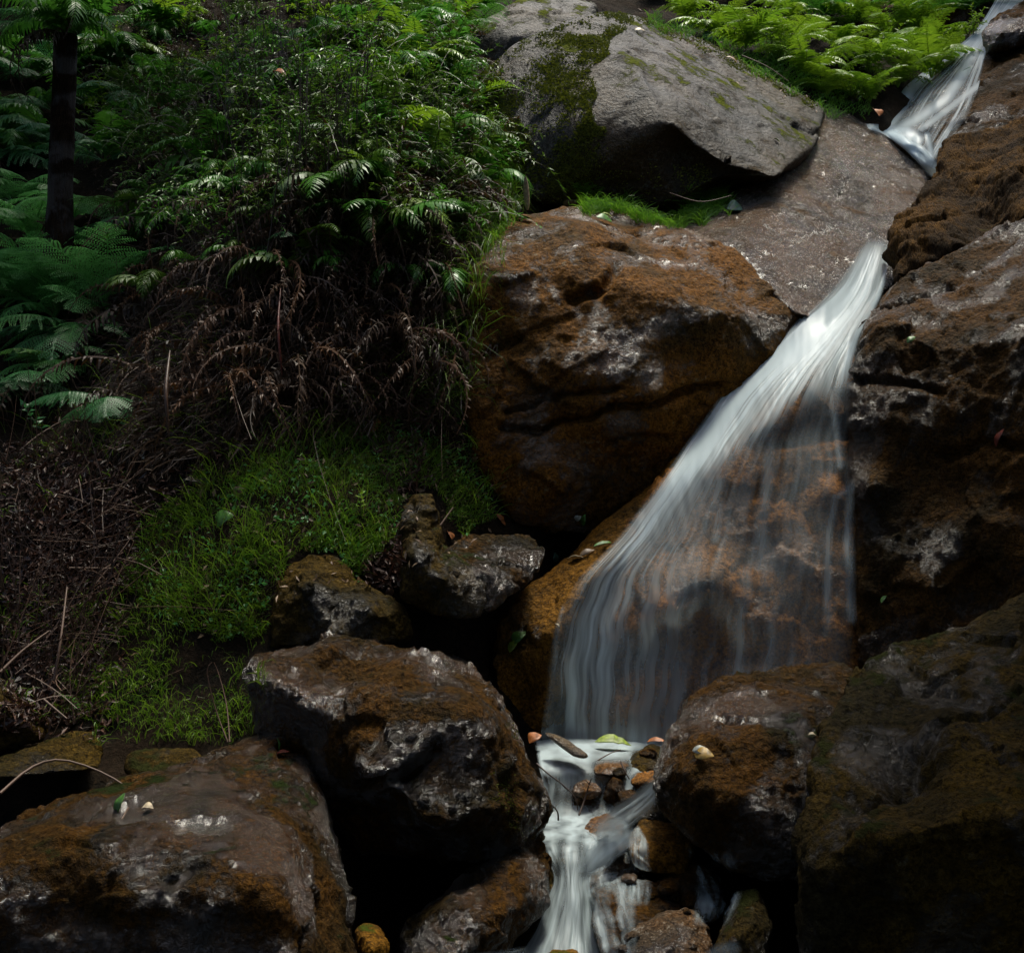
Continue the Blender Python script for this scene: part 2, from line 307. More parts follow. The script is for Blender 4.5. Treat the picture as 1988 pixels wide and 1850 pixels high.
ROCK['right'] = rock('right', 'rock_outcrop', 'dark brown rock wall right of the main waterfall',
    [[(1725, 555, 6.9), (1850, 497, 6.95), (2000, 415, 6.95), (2400, 330, 7), (1655, 700, 6.5), (1650, 900, 6.42), (1660, 1290, 6.0), (1800, 700, 6.3), (2000, 650, 6.0), (2000, 1000, 5.8),
      (1850, 1000, 6.0), (2000, 1300, 5.6), (1800, 1320, 5.8), (2400, 1300, 5.5), (2400, 700, 5.9), (1700, 600, 8), (2400, 400, 9), (1700, 1300, 7.5), (2400, 1300, 7.5)]],
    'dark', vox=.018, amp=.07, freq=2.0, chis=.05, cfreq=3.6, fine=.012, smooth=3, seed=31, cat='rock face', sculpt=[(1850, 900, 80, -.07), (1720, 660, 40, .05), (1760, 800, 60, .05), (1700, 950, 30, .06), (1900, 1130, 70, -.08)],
    cracks=[([(1660, 735), (1740, 742), (1830, 760)], 5, .05), ([(1740, 590), (1830, 560), (1900, 520)], 4, .03), ([(1830, 880), (1900, 850), (1988, 870)], 7, .05)])
ROCK['overhang'] = rock('overhang', 'rock_outcrop', 'rounded brown root covered rock hanging over the upper right edge of the fall',
    [[(1740, 480, 7.4), (1732, 440, 7.6), (1770, 400, 7.8), (1840, 300, 8.2), (1900, 250, 8.4), (2000, 215, 8.4), (2400, 100, 8.5), (1745, 545, 7.15), (1850, 490, 7.05), (2000, 405, 6.98),
      (2400, 330, 6.9), (1850, 385, 7.4), (2000, 320, 7.35), (1800, 450, 9.5), (2400, 150, 10), (2400, 400, 9)]],
    'hairy', vox=.018, amp=.11, freq=2.4, chis=.05, cfreq=4.5, fine=.012, smooth=3, seed=37, cat='rock face', sculpt=[(1900, 380, 60, -.14), (1860, 300, 40, .08), (1780, 470, 40, .07), (1930, 440, 50, -.1)])
ROCK['cascade'] = rock('cascade', 'rock_outcrop', 'black wet rock steps under the upper cascade',
    [[(1690, 258, 9.95), (1800, 338, 9.25), (1850, 318, 8.95), (1760, 195, 10.3), (1830, 115, 10.8), (1900, 52, 11.2), (2000, -20, 11.6), (1930, 205, 9.6), (2050, 120, 9.5), (2300, 50, 9.5),
      (2300, 300, 9.0), (2000, 335, 8.85), (1800, 300, 12), (2300, 0, 13), (2300, 300, 12)]],
    'dark', vox=.022, amp=.08, freq=2.4, chis=.06, cfreq=3.5, fine=.01, seed=41, cat='rock face', sculpt=[(1765, 290, 14, .07)])
ROCK['lip'] = rock('lip', 'boulder', 'smooth brown boulder at the top right beside the upper cascade',
    [[(1900, 62, 10.4), (1925, 36, 10.6), (1990, 5, 10.8), (2080, -20, 10.8), (2100, 60, 10.2), (1965, 100, 10.1), (1912, 108, 10.2), (1940, 60, 10.0), (2000, 40, 11.6), (2080, 40, 11.6), (1930, 90, 11.2)]],
    'brown', vox=.02, amp=.03, seed=43)
ROCK['backwall'] = rock('backwall', 'rock_outcrop', 'purplish black cliff behind the top of the upper cascade',
    [[(1640, 60, 12), (1760, -60, 12.6), (2000, -150, 13), (2200, -150, 13), (2200, 150, 12), (1850, 160, 11.8), (1720, 210, 11.4), (1640, 150, 11.6), (1800, 60, 11.6), (1700, 150, 13.5), (2200, 0, 15), (1700, -60, 14)]],
    'dark', vox=.03, amp=.12, freq=1.6, chis=.12, cfreq=2.5, seed=47, cat='rock face')
ROCK['rb1'] = rock('rb1', 'boulder', 'rounded brown boulder with wet glints right of the plunge pool',
    [[(1272, 1495, 5.1), (1285, 1430, 5.2), (1340, 1352, 5.3), (1400, 1312, 5.4), (1500, 1300, 5.5), (1640, 1290, 5.5), (1720, 1400, 5.2), (1660, 1700, 4.95), (1500, 1718, 4.8), (1412, 1692, 4.8),
      (1340, 1622, 4.8), (1283, 1550, 4.95), (1380, 1440, 4.85), (1520, 1420, 4.85), (1600, 1480, 4.75), (1400, 1560, 4.65), (1550, 1650, 4.65), (1330, 1500, 4.8), (1300, 1480, 6), (1500, 1330, 6.2), (1700, 1400, 6.2), (1400, 1650, 5.8)]],
    'boulder', vox=.0125, amp=.045, freq=2.6, chis=.03, cfreq=5.5, fine=.008, seed=53, sculpt=[(1500, 1470, 50, -.03), (1440, 1630, 60, -.04)], cracks=[([(1310, 1420), (1400, 1340), (1480, 1320)], 5, .02)])
ROCK['rb2'] = rock('rb2', 'boulder', 'huge shadowed olive black boulder filling the lower right corner',
    [[(1570, 1480, 4.6), (1640, 1330, 5.0), (1680, 1272, 5.2), (1800, 1222, 5.3), (2000, 1145, 5.4), (2400, 1060, 5.4), (1548, 1620, 4.4), (1545, 1700, 4.3), (1570, 1900, 4.35), (1620, 2100, 4.5),
      (1750, 1500, 4.4), (2000, 1450, 4.35), (1700, 1620, 4.1), (2000, 1580, 4.05), (2400, 1500, 4.0), (2400, 2100, 4.3), (1850, 2100, 4.4), (2400, 1150, 6.6), (1620, 1900, 6), (2400, 2100, 6)]],
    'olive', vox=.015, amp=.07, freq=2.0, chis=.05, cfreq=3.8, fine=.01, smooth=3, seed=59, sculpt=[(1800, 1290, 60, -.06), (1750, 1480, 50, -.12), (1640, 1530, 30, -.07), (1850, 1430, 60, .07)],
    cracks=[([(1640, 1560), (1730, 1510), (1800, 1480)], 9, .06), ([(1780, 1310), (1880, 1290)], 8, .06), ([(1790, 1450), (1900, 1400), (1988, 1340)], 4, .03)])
ROCK['mid'] = rock('mid', 'boulder', 'large dark boulder with an orange top ledge and glittering wet patches left of the stream',
    [[(487, 1278, 5.3), (507, 1257, 5.45), (600, 1250, 5.5), (690, 1262, 5.45), (830, 1262, 5.5), (900, 1292, 5.4), (965, 1337, 5.3), (1020, 1450, 5.2), (1060, 1560, 5.1), (1038, 1610, 5.0), (1012, 1658, 4.95),
      (940, 1690, 4.95), (700, 1650, 5.05), (640, 1565, 5.05), (500, 1430, 5.2), (487, 1330, 5.2), (540, 1330, 5.02), (700, 1350, 4.85), (850, 1360, 4.8), (960, 1430, 4.8), (985, 1570, 4.72), (850, 1590, 4.6),
      (720, 1500, 4.66), (880, 1640, 4.75), (520, 1300, 6.2), (900, 1310, 6.3), (1030, 1560, 6), (700, 1600, 6), (520, 1430, 6)],
     [(600, 1252, 5.35), (640, 1234, 5.5), (740, 1242, 5.5), (820, 1262, 5.4), (840, 1300, 5.2), (640, 1300, 5.2), (700, 1270, 5.9), (640, 1260, 5.9)]],
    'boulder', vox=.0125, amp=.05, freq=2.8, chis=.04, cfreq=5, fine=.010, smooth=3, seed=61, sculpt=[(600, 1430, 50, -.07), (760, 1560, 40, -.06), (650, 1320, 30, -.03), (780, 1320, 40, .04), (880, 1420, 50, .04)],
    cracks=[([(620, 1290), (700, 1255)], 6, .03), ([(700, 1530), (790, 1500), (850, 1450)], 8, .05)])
ROCK['low'] = rock('low', 'boulder', 'wet brown boulder wedged under the large dark boulder at the bottom of the picture',
    [[(775, 1900, 4.5), (795, 1790, 4.6), (860, 1725, 4.72), (1040, 1608, 5.1), (1070, 1680, 5.0), (1064, 1755, 4.85), (990, 1765, 4.55), (930, 1800, 4.45), (870, 1870, 4.35), (860, 1960, 4.35),
      (1000, 1700, 4.78), (880, 1770, 4.45), (1000, 1700, 5.8), (800, 1900, 5.8), (1060, 1740, 5.6)]],
    'boulder', vox=.0125, amp=.04, freq=3, chis=.035, cfreq=6, fine=.008, seed=67)
ROCK['left'] = rock('left', 'boulder', 'huge wet boulder filling the lower left corner, its top face grey and front brown',
    [[(-300, 1700, 4.2), (0, 1632, 4.3), (70, 1594, 4.42), (180, 1562, 4.6), (250, 1528, 4.75), (340, 1478, 4.98), (480, 1437, 5.15), (590, 1457, 5.05), (628, 1550, 4.8), (668, 1720, 4.5), (700, 1900, 4.25),
      (560, 1920, 3.85), (525, 1730, 3.88), (370, 1645, 3.98), (240, 1600, 4.08), (100, 1655, 4.0), (-300, 1760, 3.95), (-300, 2200, 4.05), (560, 2200, 4.1), (300, 1800, 4.0), (0, 1720, 5.6), (640, 1700, 6), (380, 1500, 5.9)],
     [(440, 1450, 5.0), (470, 1434, 5.1), (540, 1436, 5.1), (595, 1455, 5.1), (590, 1490, 4.9), (470, 1480, 4.85), (500, 1450, 5.5)]],
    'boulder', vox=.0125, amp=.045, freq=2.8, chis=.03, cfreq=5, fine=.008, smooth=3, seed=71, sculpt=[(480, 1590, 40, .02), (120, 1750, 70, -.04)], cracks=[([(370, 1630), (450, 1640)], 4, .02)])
ROCK['upright'] = rock('upright', 'stone', 'upright dark brown block standing on the bank below the mossy mound',
    [[(778, 975, 5.95), (800, 955, 6.0), (845, 955, 6.0), (857, 1060, 5.9), (775, 1160, 5.75), (850, 1120, 5.68), (800, 1080, 5.7), (800, 1150, 6.4), (830, 970, 6.3), (850, 1060, 6.4)],
     [(776, 1080, 5.75), (850, 1195, 5.72), (930, 1197, 5.72), (944, 1130, 5.8), (885, 1068, 5.85), (778, 1160, 5.72), (860, 1120, 5.66), (800, 1050, 6.4), (930, 1160, 6.4), (850, 1190, 6.4)]],
    'olive', vox=.011, amp=.03, freq=4, chis=.03, cfreq=8, fine=.005, seed=73, cat='rock')
ROCK['wedge'] = rock('wedge', 'stone', 'wet grey wedge shaped stone leaning beside the upright brown block',
    [[(860, 1070, 5.98), (900, 1034, 6.1), (960, 1042, 6.15), (1050, 1038, 6.2), (1063, 1076, 6.12), (1030, 1132, 5.95), (952, 1182, 5.8), (925, 1178, 5.8), (932, 1120, 5.78), (900, 1085, 5.86), (1000, 1060, 6.6), (940, 1150, 6.4)]],
    'boulder', vox=.011, amp=.03, freq=4, chis=.03, cfreq=8, fine=.006, seed=79, cat='rock')
ROCK['bank1'] = rock('bank1', 'stone', 'brown wet rock under the edge of the mossy mound',
    [[(520, 1262, 5.7), (543, 1110, 5.85), (600, 1065, 6.0), (660, 1080, 6.0), (700, 1150, 5.8), (650, 1262, 5.65), (600, 1130, 5.7), (560, 1260, 6.3), (660, 1120, 6.4)]],
    'olive', vox=.012, amp=.035, freq=4, chis=.03, cfreq=7, seed=83, cat='rock')
ROCK['bank2'] = rock('bank2', 'stone', 'low grey rock between the mossy mound and the large dark boulder',
    [[(640, 1145, 5.78), (700, 1117, 5.8), (790, 1180, 5.75), (803, 1238, 5.7), (700, 1262, 5.6), (640, 1255, 5.6), (700, 1180, 5.58), (700, 1200, 6.3), (790, 1230, 6.2)]],
    'olive', vox=.011, amp=.025, freq=4, chis=.025, cfreq=8, seed=89, cat='rock')
ROCK['lb1'] = rock('lb1', 'stone', 'dark mossy boulder half in shade at the left edge',
    [[(-120, 1320, 5.4), (0, 1305, 5.5), (50, 1340, 5.5), (95, 1410, 5.4), (90, 1440, 5.35), (0, 1460, 5.3), (-120, 1470, 5.2), (0, 1380, 5.2), (0, 1380, 6.1), (-120, 1350, 6.1)]],
    'olive', vox=.014, amp=.03, freq=4, seed=97, cat='rock')
ROCK['lb2'] = rock('lb2', 'stone', 'flat grey brown stone lying left of the lower left boulder',
    [[(-60, 1490, 5.1), (0, 1472, 5.15), (140, 1417, 5.35), (180, 1422, 5.35), (205, 1462, 5.25), (190, 1495, 5.15), (110, 1500, 5.05), (0, 1510, 5.0), (-60, 1520, 5.0), (100, 1450, 5.7), (180, 1460, 5.6)]],
    'olive', vox=.012, amp=.015, freq=4, chis=.02, cfreq=7, seed=101, cat='rock')
ROCK['lb3'] = rock('lb3', 'stone', 'small dark stone behind the rim of the lower left boulder',
    [[(235, 1500, 5.3), (245, 1465, 5.35), (310, 1450, 5.4), (370, 1452, 5.4), (400, 1480, 5.3), (300, 1520, 5.2), (300, 1480, 5.7), (370, 1480, 5.7)]],
    'olive', vox=.011, amp=.015, freq=5, seed=103, cat='rock')
ROCK['cob'] = rock('cob', 'stone', 'small yellow brown cobble in the black gap at the bottom edge',
    [[(688, 1800, 4.4), (700, 1788, 4.45), (740, 1795, 4.45), (757, 1830, 4.35), (750, 1900, 4.3), (690, 1900, 4.3), (720, 1840, 4.2), (720, 1830, 4.7), (740, 1870, 4.6)]],
    'ledge', vox=.008, amp=.008, freq=8, chis=.01, cfreq=12, fine=.002, seed=107, cat='rock')
def stone(key, label, pts,  mat='stone', seed=1, back=.25, vox=.0085, amp=.012, d0=0.0):
    pts = [(a, b, d+d0) for a, b, d in pts]; c = np.mean([p[:3] for p in pts], 0)
    bk = [(c[0]+(p[0]-c[0])*.8, c[1]+(p[1]-c[1])*.8, p[2]+back) for p in pts]
    ft = [(c[0], c[1], c[2]-back*.3), ]
    ROCK[key] = rock(key, 'stone', label, [pts+bk+ft], mat, vox=vox, amp=amp, freq=7, chis=.012, cfreq=11, fine=.003, smooth=4, seed=seed, cat='rock')
stone('s1', 'low grey stone breaking the surface in the middle of the pool', [(1148, 1488, 5.6), (1165, 1474, 5.7), (1210, 1472, 5.75), (1226, 1486, 5.65), (1205, 1505, 5.5), (1155, 1504, 5.5)], seed=201, d0=0.03)
stone('s2', 'small dark pointed stone in the second step of the stream', [(1172, 1550, 5.5), (1178, 1520, 5.5), (1190, 1503, 5.5), (1206, 1512, 5.5), (1216, 1548, 5.5), (1195, 1570, 5.45)], 'dark', seed=202, d0=0.02)
stone('s3', 'pale speckled stone against the brown boulder at the pool edge', [(1218, 1492, 5.62), (1232, 1462, 5.75), (1262, 1446, 5.85), (1290, 1450, 5.85), (1295, 1490, 5.6), (1250, 1500, 5.55)], 'olive', seed=203, d0=0.02)
stone('s4', 'reddish stone at the waterline under the brown boulder', [(1222, 1520, 5.45), (1240, 1500, 5.55), (1275, 1495, 5.55), (1290, 1520, 5.4), (1240, 1530, 5.4)], 'fall', seed=204, d0=0.03)
stone('s5', 'golden topped block standing out of the water right of the chute', [(1217, 1625, 5.1), (1232, 1598, 5.25), (1290, 1582, 5.35), (1330, 1590, 5.3), (1352, 1640, 5.1), (1330, 1700, 5.0), (1240, 1690, 4.98), (1220, 1660, 5.0)], 'ledge', seed=205, back=.35)
stone('s6', 'dark brown ledge stone beneath the golden topped block', [(1255, 1740, 4.95), (1275, 1705, 5.0), (1340, 1668, 5.1), (1375, 1680, 5.05), (1400, 1730, 4.95), (1340, 1765, 4.85)], 'dark', seed=206)
stone('s7', 'round dark red stone washed by thin water at the lower stream', [(1142, 1790, 4.75), (1155, 1730, 4.85), (1200, 1702, 4.95), (1265, 1712, 4.95), (1320, 1750, 4.85), (1345, 1830, 4.7), (1270, 1870, 4.6), (1170, 1860, 4.6)], 'boulder', seed=207, back=.4, amp=.02)
stone('s8', 'grey and orange stone at the bottom edge of the picture', [(1205, 1840, 4.4), (1240, 1792, 4.5), (1285, 1770, 4.55), (1350, 1768, 4.55), (1378, 1800, 4.5), (1385, 1850, 4.4), (1360, 1910, 4.3), (1210, 1910, 4.3)], 'stone', seed=208, back=.3, amp=.018)
stone('s9', 'olive stone at the foot of the lower right boulder', [(1385, 1900, 4.35), (1395, 1810, 4.5), (1430, 1735, 4.65), (1470, 1725, 4.65), (1500, 1800, 4.5), (1480, 1900, 4.35)], 'olive', seed=209, back=.4, amp=.02)
stone('s10', 'dark stone below the left rim of the brown boulder', [(1205, 1590, 5.35), (1235, 1550, 5.45), (1285, 1525, 5.5), (1320, 1560, 5.35), (1330, 1600, 5.3), (1260, 1610, 5.25)], 'boulder', seed=210, back=.3)
stone('s11', 'rusty stone lapped by the middle pool', [(1128, 1640, 5.12), (1145, 1590, 5.25), (1180, 1578, 5.3), (1215, 1600, 5.25), (1205, 1650, 5.1), (1160, 1670, 5.05)], 'fall', seed=211, d0=0.06)
stone('s12', 'flat grey ledge stone under the first step of the stream', [(1070, 1560, 5.5), (1085, 1520, 5.55), (1140, 1512, 5.55), (1190, 1530, 5.52), (1185, 1585, 5.4), (1090, 1590, 5.4)], 'dark', seed=212, d0=0.08)
stone('s13', 'brown boulder splitting the lower water right of the chute', [(1125, 1720, 5.0), (1150, 1690, 5.05), (1215, 1650, 5.1), (1240, 1680, 5.05), (1200, 1740, 4.95), (1150, 1760, 4.9)], 'stone', seed=213, d0=0.05)
stone('s14', 'stone tip rising from the foam at the bottom edge', [(1050, 1860, 4.5), (1075, 1842, 4.55), (1120, 1845, 4.55), (1140, 1870, 4.45), (1090, 1900, 4.4)], 'ledge', seed=214, back=.15)
for i, (u, v, d, r, m) in enumerate([(1140, 1534, 5.50, 20, 'stone'), (1222, 1548, 5.42, 17, 'dark'), (1196, 1648, 5.02, 16, 'dark'), (1222, 1706, 4.9, 14, 'stone'), (1300, 1722, 4.85, 17, 'boulder'), (1258, 1462, 5.7, 12, 'dark')]):
    rr = random.Random(i); stone('t%d' % i, 'small stone washed by the stream between the large boulders', [(u+r*1.5*math.cos(a)*rr.uniform(.8, 1.2), v+r*math.sin(a)*rr.uniform(.8, 1.2), d+.03*math.sin(-a)) for a in [k*math.pi/4 for k in range(8)]], m, seed=220+i, back=.14)
    ROCK['t%d' % i]['group'] = 'small stones washed by the stream'
stone('s15', 'glossy black stone below the brown boulder in the right channel', [(1340, 1770, 4.85), (1350, 1740, 4.9), (1395, 1735, 4.9), (1412, 1760, 4.85), (1390, 1790, 4.75), (1350, 1795, 4.75)], 'dark', seed=215)
stone('s16', 'slim mossy rock edge bordering the chute under the large dark boulder', [(1010, 1700, 5.15), (1030, 1620, 5.2), (1048, 1600, 5.25), (1072, 1660, 5.15), (1075, 1740, 5.0), (1040, 1750, 5.0)], 'olive', seed=216, back=.3)
print('rocks', round(time.time()-T0, 1), sum(len(v[0]) for v in SURF.values()))

# ---------------------------------------------------------------- ray casting onto what is built
def bvh(keys):
    cs, fs, off = [], [], 0
    for k in keys:
        c, f = SURF[k]; cs.append(c); fs.append(f+off); off += len(c)
    return BVHTree.FromPolygons(np.concatenate(cs).tolist(), np.concatenate(fs).tolist())
ALL = bvh(SURF.keys())
O3 = Vector((0, 0, CAMZ))
def hit(u, v, tree=None):
    d = Vector(((u-CU)/FPX, 1, -(v-CV)/FPX)).normalized()
    loc, nr, i, dist = (tree or ALL).ray_cast(O3, d)
    if loc is None: return None
    if nr.dot(d) > 0: nr = -nr
    return loc, nr
# ---------------------------------------------------------------- water: thin sheets with their own thickness
def water_mat():
    t = NT('white_water'); a = t.n('ShaderNodeAttribute', attribute_name='water_depth').outputs['Fac']
    geo = t.n('ShaderNodeNewGeometry')
    bp = t.n('ShaderNodeBump', {'Height': a, 'Strength': .5, 'Distance': .02})
    d = t.n('ShaderNodeBsdfPrincipled', {'Base Color': (.56, .67, .70, 1), 'Roughness': .45, 'Specular IOR Level': .4, 'Normal': bp.outputs[0]})
    tr = t.n('ShaderNodeBsdfTranslucent', {'Color': (.62, .72, .76, 1)})
    m1 = t.n('ShaderNodeMixShader', {0: .35}); t.t.links.new(d.outputs[0], m1.inputs[1]); t.t.links.new(tr.outputs[0], m1.inputs[2])
    tp = t.n('ShaderNodeBsdfTransparent')
    m2 = t.n('ShaderNodeMixShader', {0: a}); t.t.links.new(tp.outputs[0], m2.inputs[1]); t.t.links.new(m1.outputs[0], m2.inputs[2])
    t.t.links.new(m2.outputs[0], t.out.inputs[0]); return t.m
M['water'] = water_mat()
def resample(pl, n):
    pl = np.array(pl, float); k = len(pl); x = np.linspace(0, k-1, n); i = np.clip(x.astype(int), 0, k-2); f = (x-i)[:, None]
    g = lambda j: pl[np.clip(j, 0, k-1)]
    a, b, c, d = g(i-1), g(i), g(i+1), g(i+2)
    return .5*((2*b)+(c-a)*f+(2*a-5*b+4*c-d)*f**2+(3*b-a-3*c+d)*f**3)
def box(a, it):
    for _ in range(it):
        p = np.pad(a, 1, 'edge'); a = (p[:-2, 1:-1]+p[2:, 1:-1]+p[1:-1, :-2]+p[1:-1, 2:]+2*a)/6
    return a
def glines(u, v, L):
    o = np.zeros(len(u))
    for pl, w, a in L: o = np.maximum(o, a*np.exp(-(seg_dist(u, v, pl)/w)**2))
    return o
def sstep(x, a, b):
    t = np.clip((x-a)/(b-a), 0, 1); return t*t*(3-2*t)
def streaks(s, t, fs, ft, sd, warp=.0):
    return fbm(np.c_[s*fs+warp*np.sin(t*5), t*ft, np.zeros(len(s))+.5], 3, sd, .6)
def sheet(name, lines, dens, keys=None, ns=300, nt=300, off=.03, sm=8, label=None):
    """lines: flow lines (u,v) laid on the rock they run over, or (u,v,depth)"""
    L = np.array([resample(l, nt) for l in lines])              # k, nt, 2|3
    G = np.array([resample(L[:, j], ns) for j in range(nt)])    # nt, ns, .
    u, v = G[..., 0], G[..., 1]
    if keys:
        tree = bvh(keys); cs, ct = 90, 120
        iu = np.linspace(0, ns-1, cs).astype(int); it = np.linspace(0, nt-1, ct).astype(int)
        D = np.full((ct, cs), np.nan)
        for a, j in enumerate(it):
            for b, i in enumerate(iu):
                h = hit(u[j, i], v[j, i], tree)
                if h: D[a, b] = h[0].y
        m = np.nanmean(D)
        for a in range(ct):
            r = D[a]; ok = ~np.isnan(r)
            D[a] = np.interp(np.arange(cs), np.arange(cs)[ok], r[ok]) if ok.any() else (D[a-1] if a else m)
        for _ in range(3):
            p = np.pad(D, 1, 'edge'); D = np.minimum(D, np.minimum.reduce([p[:-2, 1:-1], p[2:, 1:-1], p[1:-1, :-2], p[1:-1, 2:]])*.7+D*.3)
        D = box(D, sm*3)
        fi = np.linspace(0, cs-1, ns); ft = np.linspace(0, ct-1, nt)
        T = np.array([np.interp(fi, np.arange(cs), D[a]) for a in range(ct)])
        d = np.array([np.interp(ft, np.arange(ct), T[:, i]) for i in range(ns)]).T-off
    else: d = G[..., 2]-off
    d = d+.006*noise(np.c_[u.ravel()/14, v.ravel()/60, np.zeros(u.size)], 5).reshape(u.shape)
    co = np.stack([(u-CU)/FPX*d, d, CAMZ-(v-CV)/FPX*d], -1).reshape(-1, 3)
    s, t = np.meshgrid(np.linspace(0, 1, ns), np.linspace(0, 1, nt))
    s, t = s.ravel(), t.ravel()
    den = np.clip(dens(u.ravel(), v.ravel(), s, t), 0, .97)
    ix = np.arange(ns*nt).reshape(nt, ns)
    f = np.stack([ix[:-1, :-1], ix[:-1, 1:], ix[1:, 1:], ix[1:, :-1]], -1).reshape(-1, 4)
    keep = den[f].max(1) > .006; f = f[keep]
    used = np.unique(f); mp = np.full(len(co), -1); mp[used] = np.arange(len(used))
    me = mesh_np(name, co[used], mp[f], M['water'])
    at = me.attributes.new('water_depth', 'FLOAT', 'POINT'); at.data.foreach_set('value', den[used].astype(np.float32))
    o = link(name, me); tag(o, label, 'water', kind='structure'); return o
MAIN = [[(1688, 452), (1612, 560), (1528, 640), (1418, 745), (1338, 850), (1268, 950), (1188, 1050), (1108, 1140), (1072, 1240), (1056, 1350), (1048, 1450)],
        [(1700, 452), (1640, 565), (1560, 650), (1455, 750), (1385, 850), (1320, 945), (1255, 1050), (1190, 1140), (1160, 1240), (1146, 1350), (1138, 1455)],
        [(1712, 452), (1665, 570), (1600, 655), (1520, 750), (1460, 850), (1410, 945), (1370, 1050), (1330, 1140), (1314, 1240), (1304, 1350), (1300, 1460)],
        [(1722, 452), (1690, 570), (1638, 660), (1585, 750), (1550, 850), (1524, 945), (1504, 1050), (1492, 1140), (1482, 1240), (1476, 1350), (1470, 1460)],
        [(1735, 455), (1714, 570), (1670, 660), (1657, 750), (1657, 850), (1660, 945), (1662, 1050), (1663, 1140), (1665, 1240), (1666, 1350), (1667, 1460)]]
def main_d(u, v, s, t):
    s = np.clip(s+.022*noise(np.c_[t*9, s*2, t*0], 83)*(1-abs(2*s-1)**8)+.02*noise(np.c_[t*16, t*0, t*0], 84), 0, 1)
    e = sstep(s, 0, .20)*sstep(1-s, 0, .10)
    st = streaks(s+.02*np.sin(t*9+s*8), t, 26, 3.0, 3, .3); st2 = streaks(s, t, 80, 4, 9, .3)
    k = np.clip(.72+.6*st+.16*st2, .05, 1.4)
    lb = .9*(sstep(t, .05, .2)-.78*sstep(t, .44, .72))*np.exp(-((s-.17)/(.115+.12*(1-t)))**2)   # the thick left edge
    top = (1-sstep(t, .16, .34))*(.45+.45*np.exp(-((s-.4)/.4)**2)+.12*np.clip(st, -1, 1))*sstep(t, 0, .05)
    ledge = (v-(925-(u-1290)*.62))                            # below the rock lip
    veil = .88*sstep(t, .15, .3)*(1-sstep(ledge, -20, 60))*k*(1-.12*s)
    low = (.28+.15*sstep(v, 1180, 1420))*k*sstep(ledge, -20, 60)*(1-.35*sstep(s, .75, 1))
    leftlow = .32*np.clip(st*1.5+st2*.4+.35, 0, 1.2)*sstep(t, .5, .62)*(1-sstep(s, .22, .5))
    jw = 7*noise(np.c_[v/90, s*3, u*0], 77); u0_, u = u, u+jw
    g = glines(u, v, [([(1313, 1075), (1300, 1130), (1304, 1240), (1302, 1440)], 15, .36), ([(1345, 1000), (1338, 1100)], 18, .16),
        ([(1445, 1110), (1438, 1220), (1432, 1345)], 15, .38), ([(1558, 690), (1530, 770), (1500, 830), (1486, 960), (1475, 1100)], 13, .42), ([(1600, 800), (1560, 900), (1552, 1100)], 16, .25),
        ([(1400, 870), (1385, 960), (1390, 1040)], 18, .34), ([(1330, 930), (1320, 985)], 14, .3),
        ([(1655, 942), (1622, 966), (1612, 1040), (1606, 1160), (1603, 1230)], 9, .42), ([(1650, 945), (1646, 1060), (1652, 1200)], 9, .40), ([(1510, 1080), (1502, 1300)], 22, .2),
        ([(1655, 948), (1620, 962)], 6, .5), ([(1532, 1165), (1534, 1300)], 5, .22), ([(1629, 670), (1626, 700)], 8, .75), ([(1648, 668), (1640, 672), (1640, 690)], 5, .6), ([(1600, 690), (1575, 668), (1540, 672), (1510, 700)], 6, .4),
        ([(1612, 755), (1622, 830), (1632, 900)], 10, .36), ([(1578, 745), (1560, 800)], 10, .3), ([(1090, 1180), (1062, 1400)], 6, .25), ([(1190, 1120), (1140, 1250), (1120, 1420)], 8, .3), ([(1230, 1150), (1180, 1260), (1165, 1420)], 8, .24),
        ([(1265, 1180), (1228, 1280), (1215, 1420)], 10, .22)])
    g = g*np.clip(.9+.25*st2, .3, 1.3)*np.clip(.85+.7*noise(np.c_[u/30, v/110, u*0+7], 79), .25, 1.2)
    o = e*(lb*np.clip(.95+.25*st, 0, 1.2)+top+veil+low+leftlow)
    o = np.maximum(o, g)+.25*np.minimum(o, g)
    o = o+.5*sstep(v+14*noise(np.c_[u/22, u*0, u*0], 92), 1392, 1446)*e*(1-sstep(u, 1260, 1310))*(.8+.4*st)+.5*np.exp(-((u-1068)/26)**2-((v-1428)/16)**2)
    return o*sstep(t, 0, .03)*(1-sstep(t, .99, 1))
sheet('waterfall', MAIN, main_d, ['fall', 'ledge', 'ramp', 'right'], ns=420, nt=300, off=.04, sm=12,
      label='main white waterfall fanning out like a veil over the orange brown rock')
UP = [[(1948, -30), (1893, 60), (1822, 118), (1762, 165), (1722, 215), (1702, 248)], [(1965, -30), (1905, 62), (1850, 125), (1800, 172), (1765, 225), (1735, 272)],
      [(1985, -25), (1915, 70), (1880, 130), (1845, 190), (1812, 245), (1775, 300)], [(2005, -20), (1925, 85), (1905, 150), (1885, 215), (1850, 270), (1815, 330)]]
def up_d(u, v, s, t):
    e = sstep(s, 0, .12)*sstep(1-s, 0, .15); st = streaks(s, t, 22, 1.6, 21, .3)
    st2 = streaks(s, t, 50, 3, 22, .3); b = .26+.42*st+.22*st2+.45*np.exp(-((t-.2)/.16)**2)
    g = glines(u, v, [([(1985, -10), (1905, 62), (1870, 92), (1820, 118), (1770, 170), (1730, 238)], 14, .7), ([(1905, 70), (1865, 150), (1840, 190), (1790, 225), (1745, 250)], 13, .65),
        ([(1900, 165), (1850, 205), (1790, 250)], 8, .55), ([(1690, 246), (1735, 262), (1770, 290), (1805, 325)], 16, .97), ([(1700, 250), (1760, 255), (1780, 270)], 14, .9), ([(1800, 262), (1808, 300)], 7, .7)])
    return np.maximum(e*b, g)*sstep(t, 0, .02)
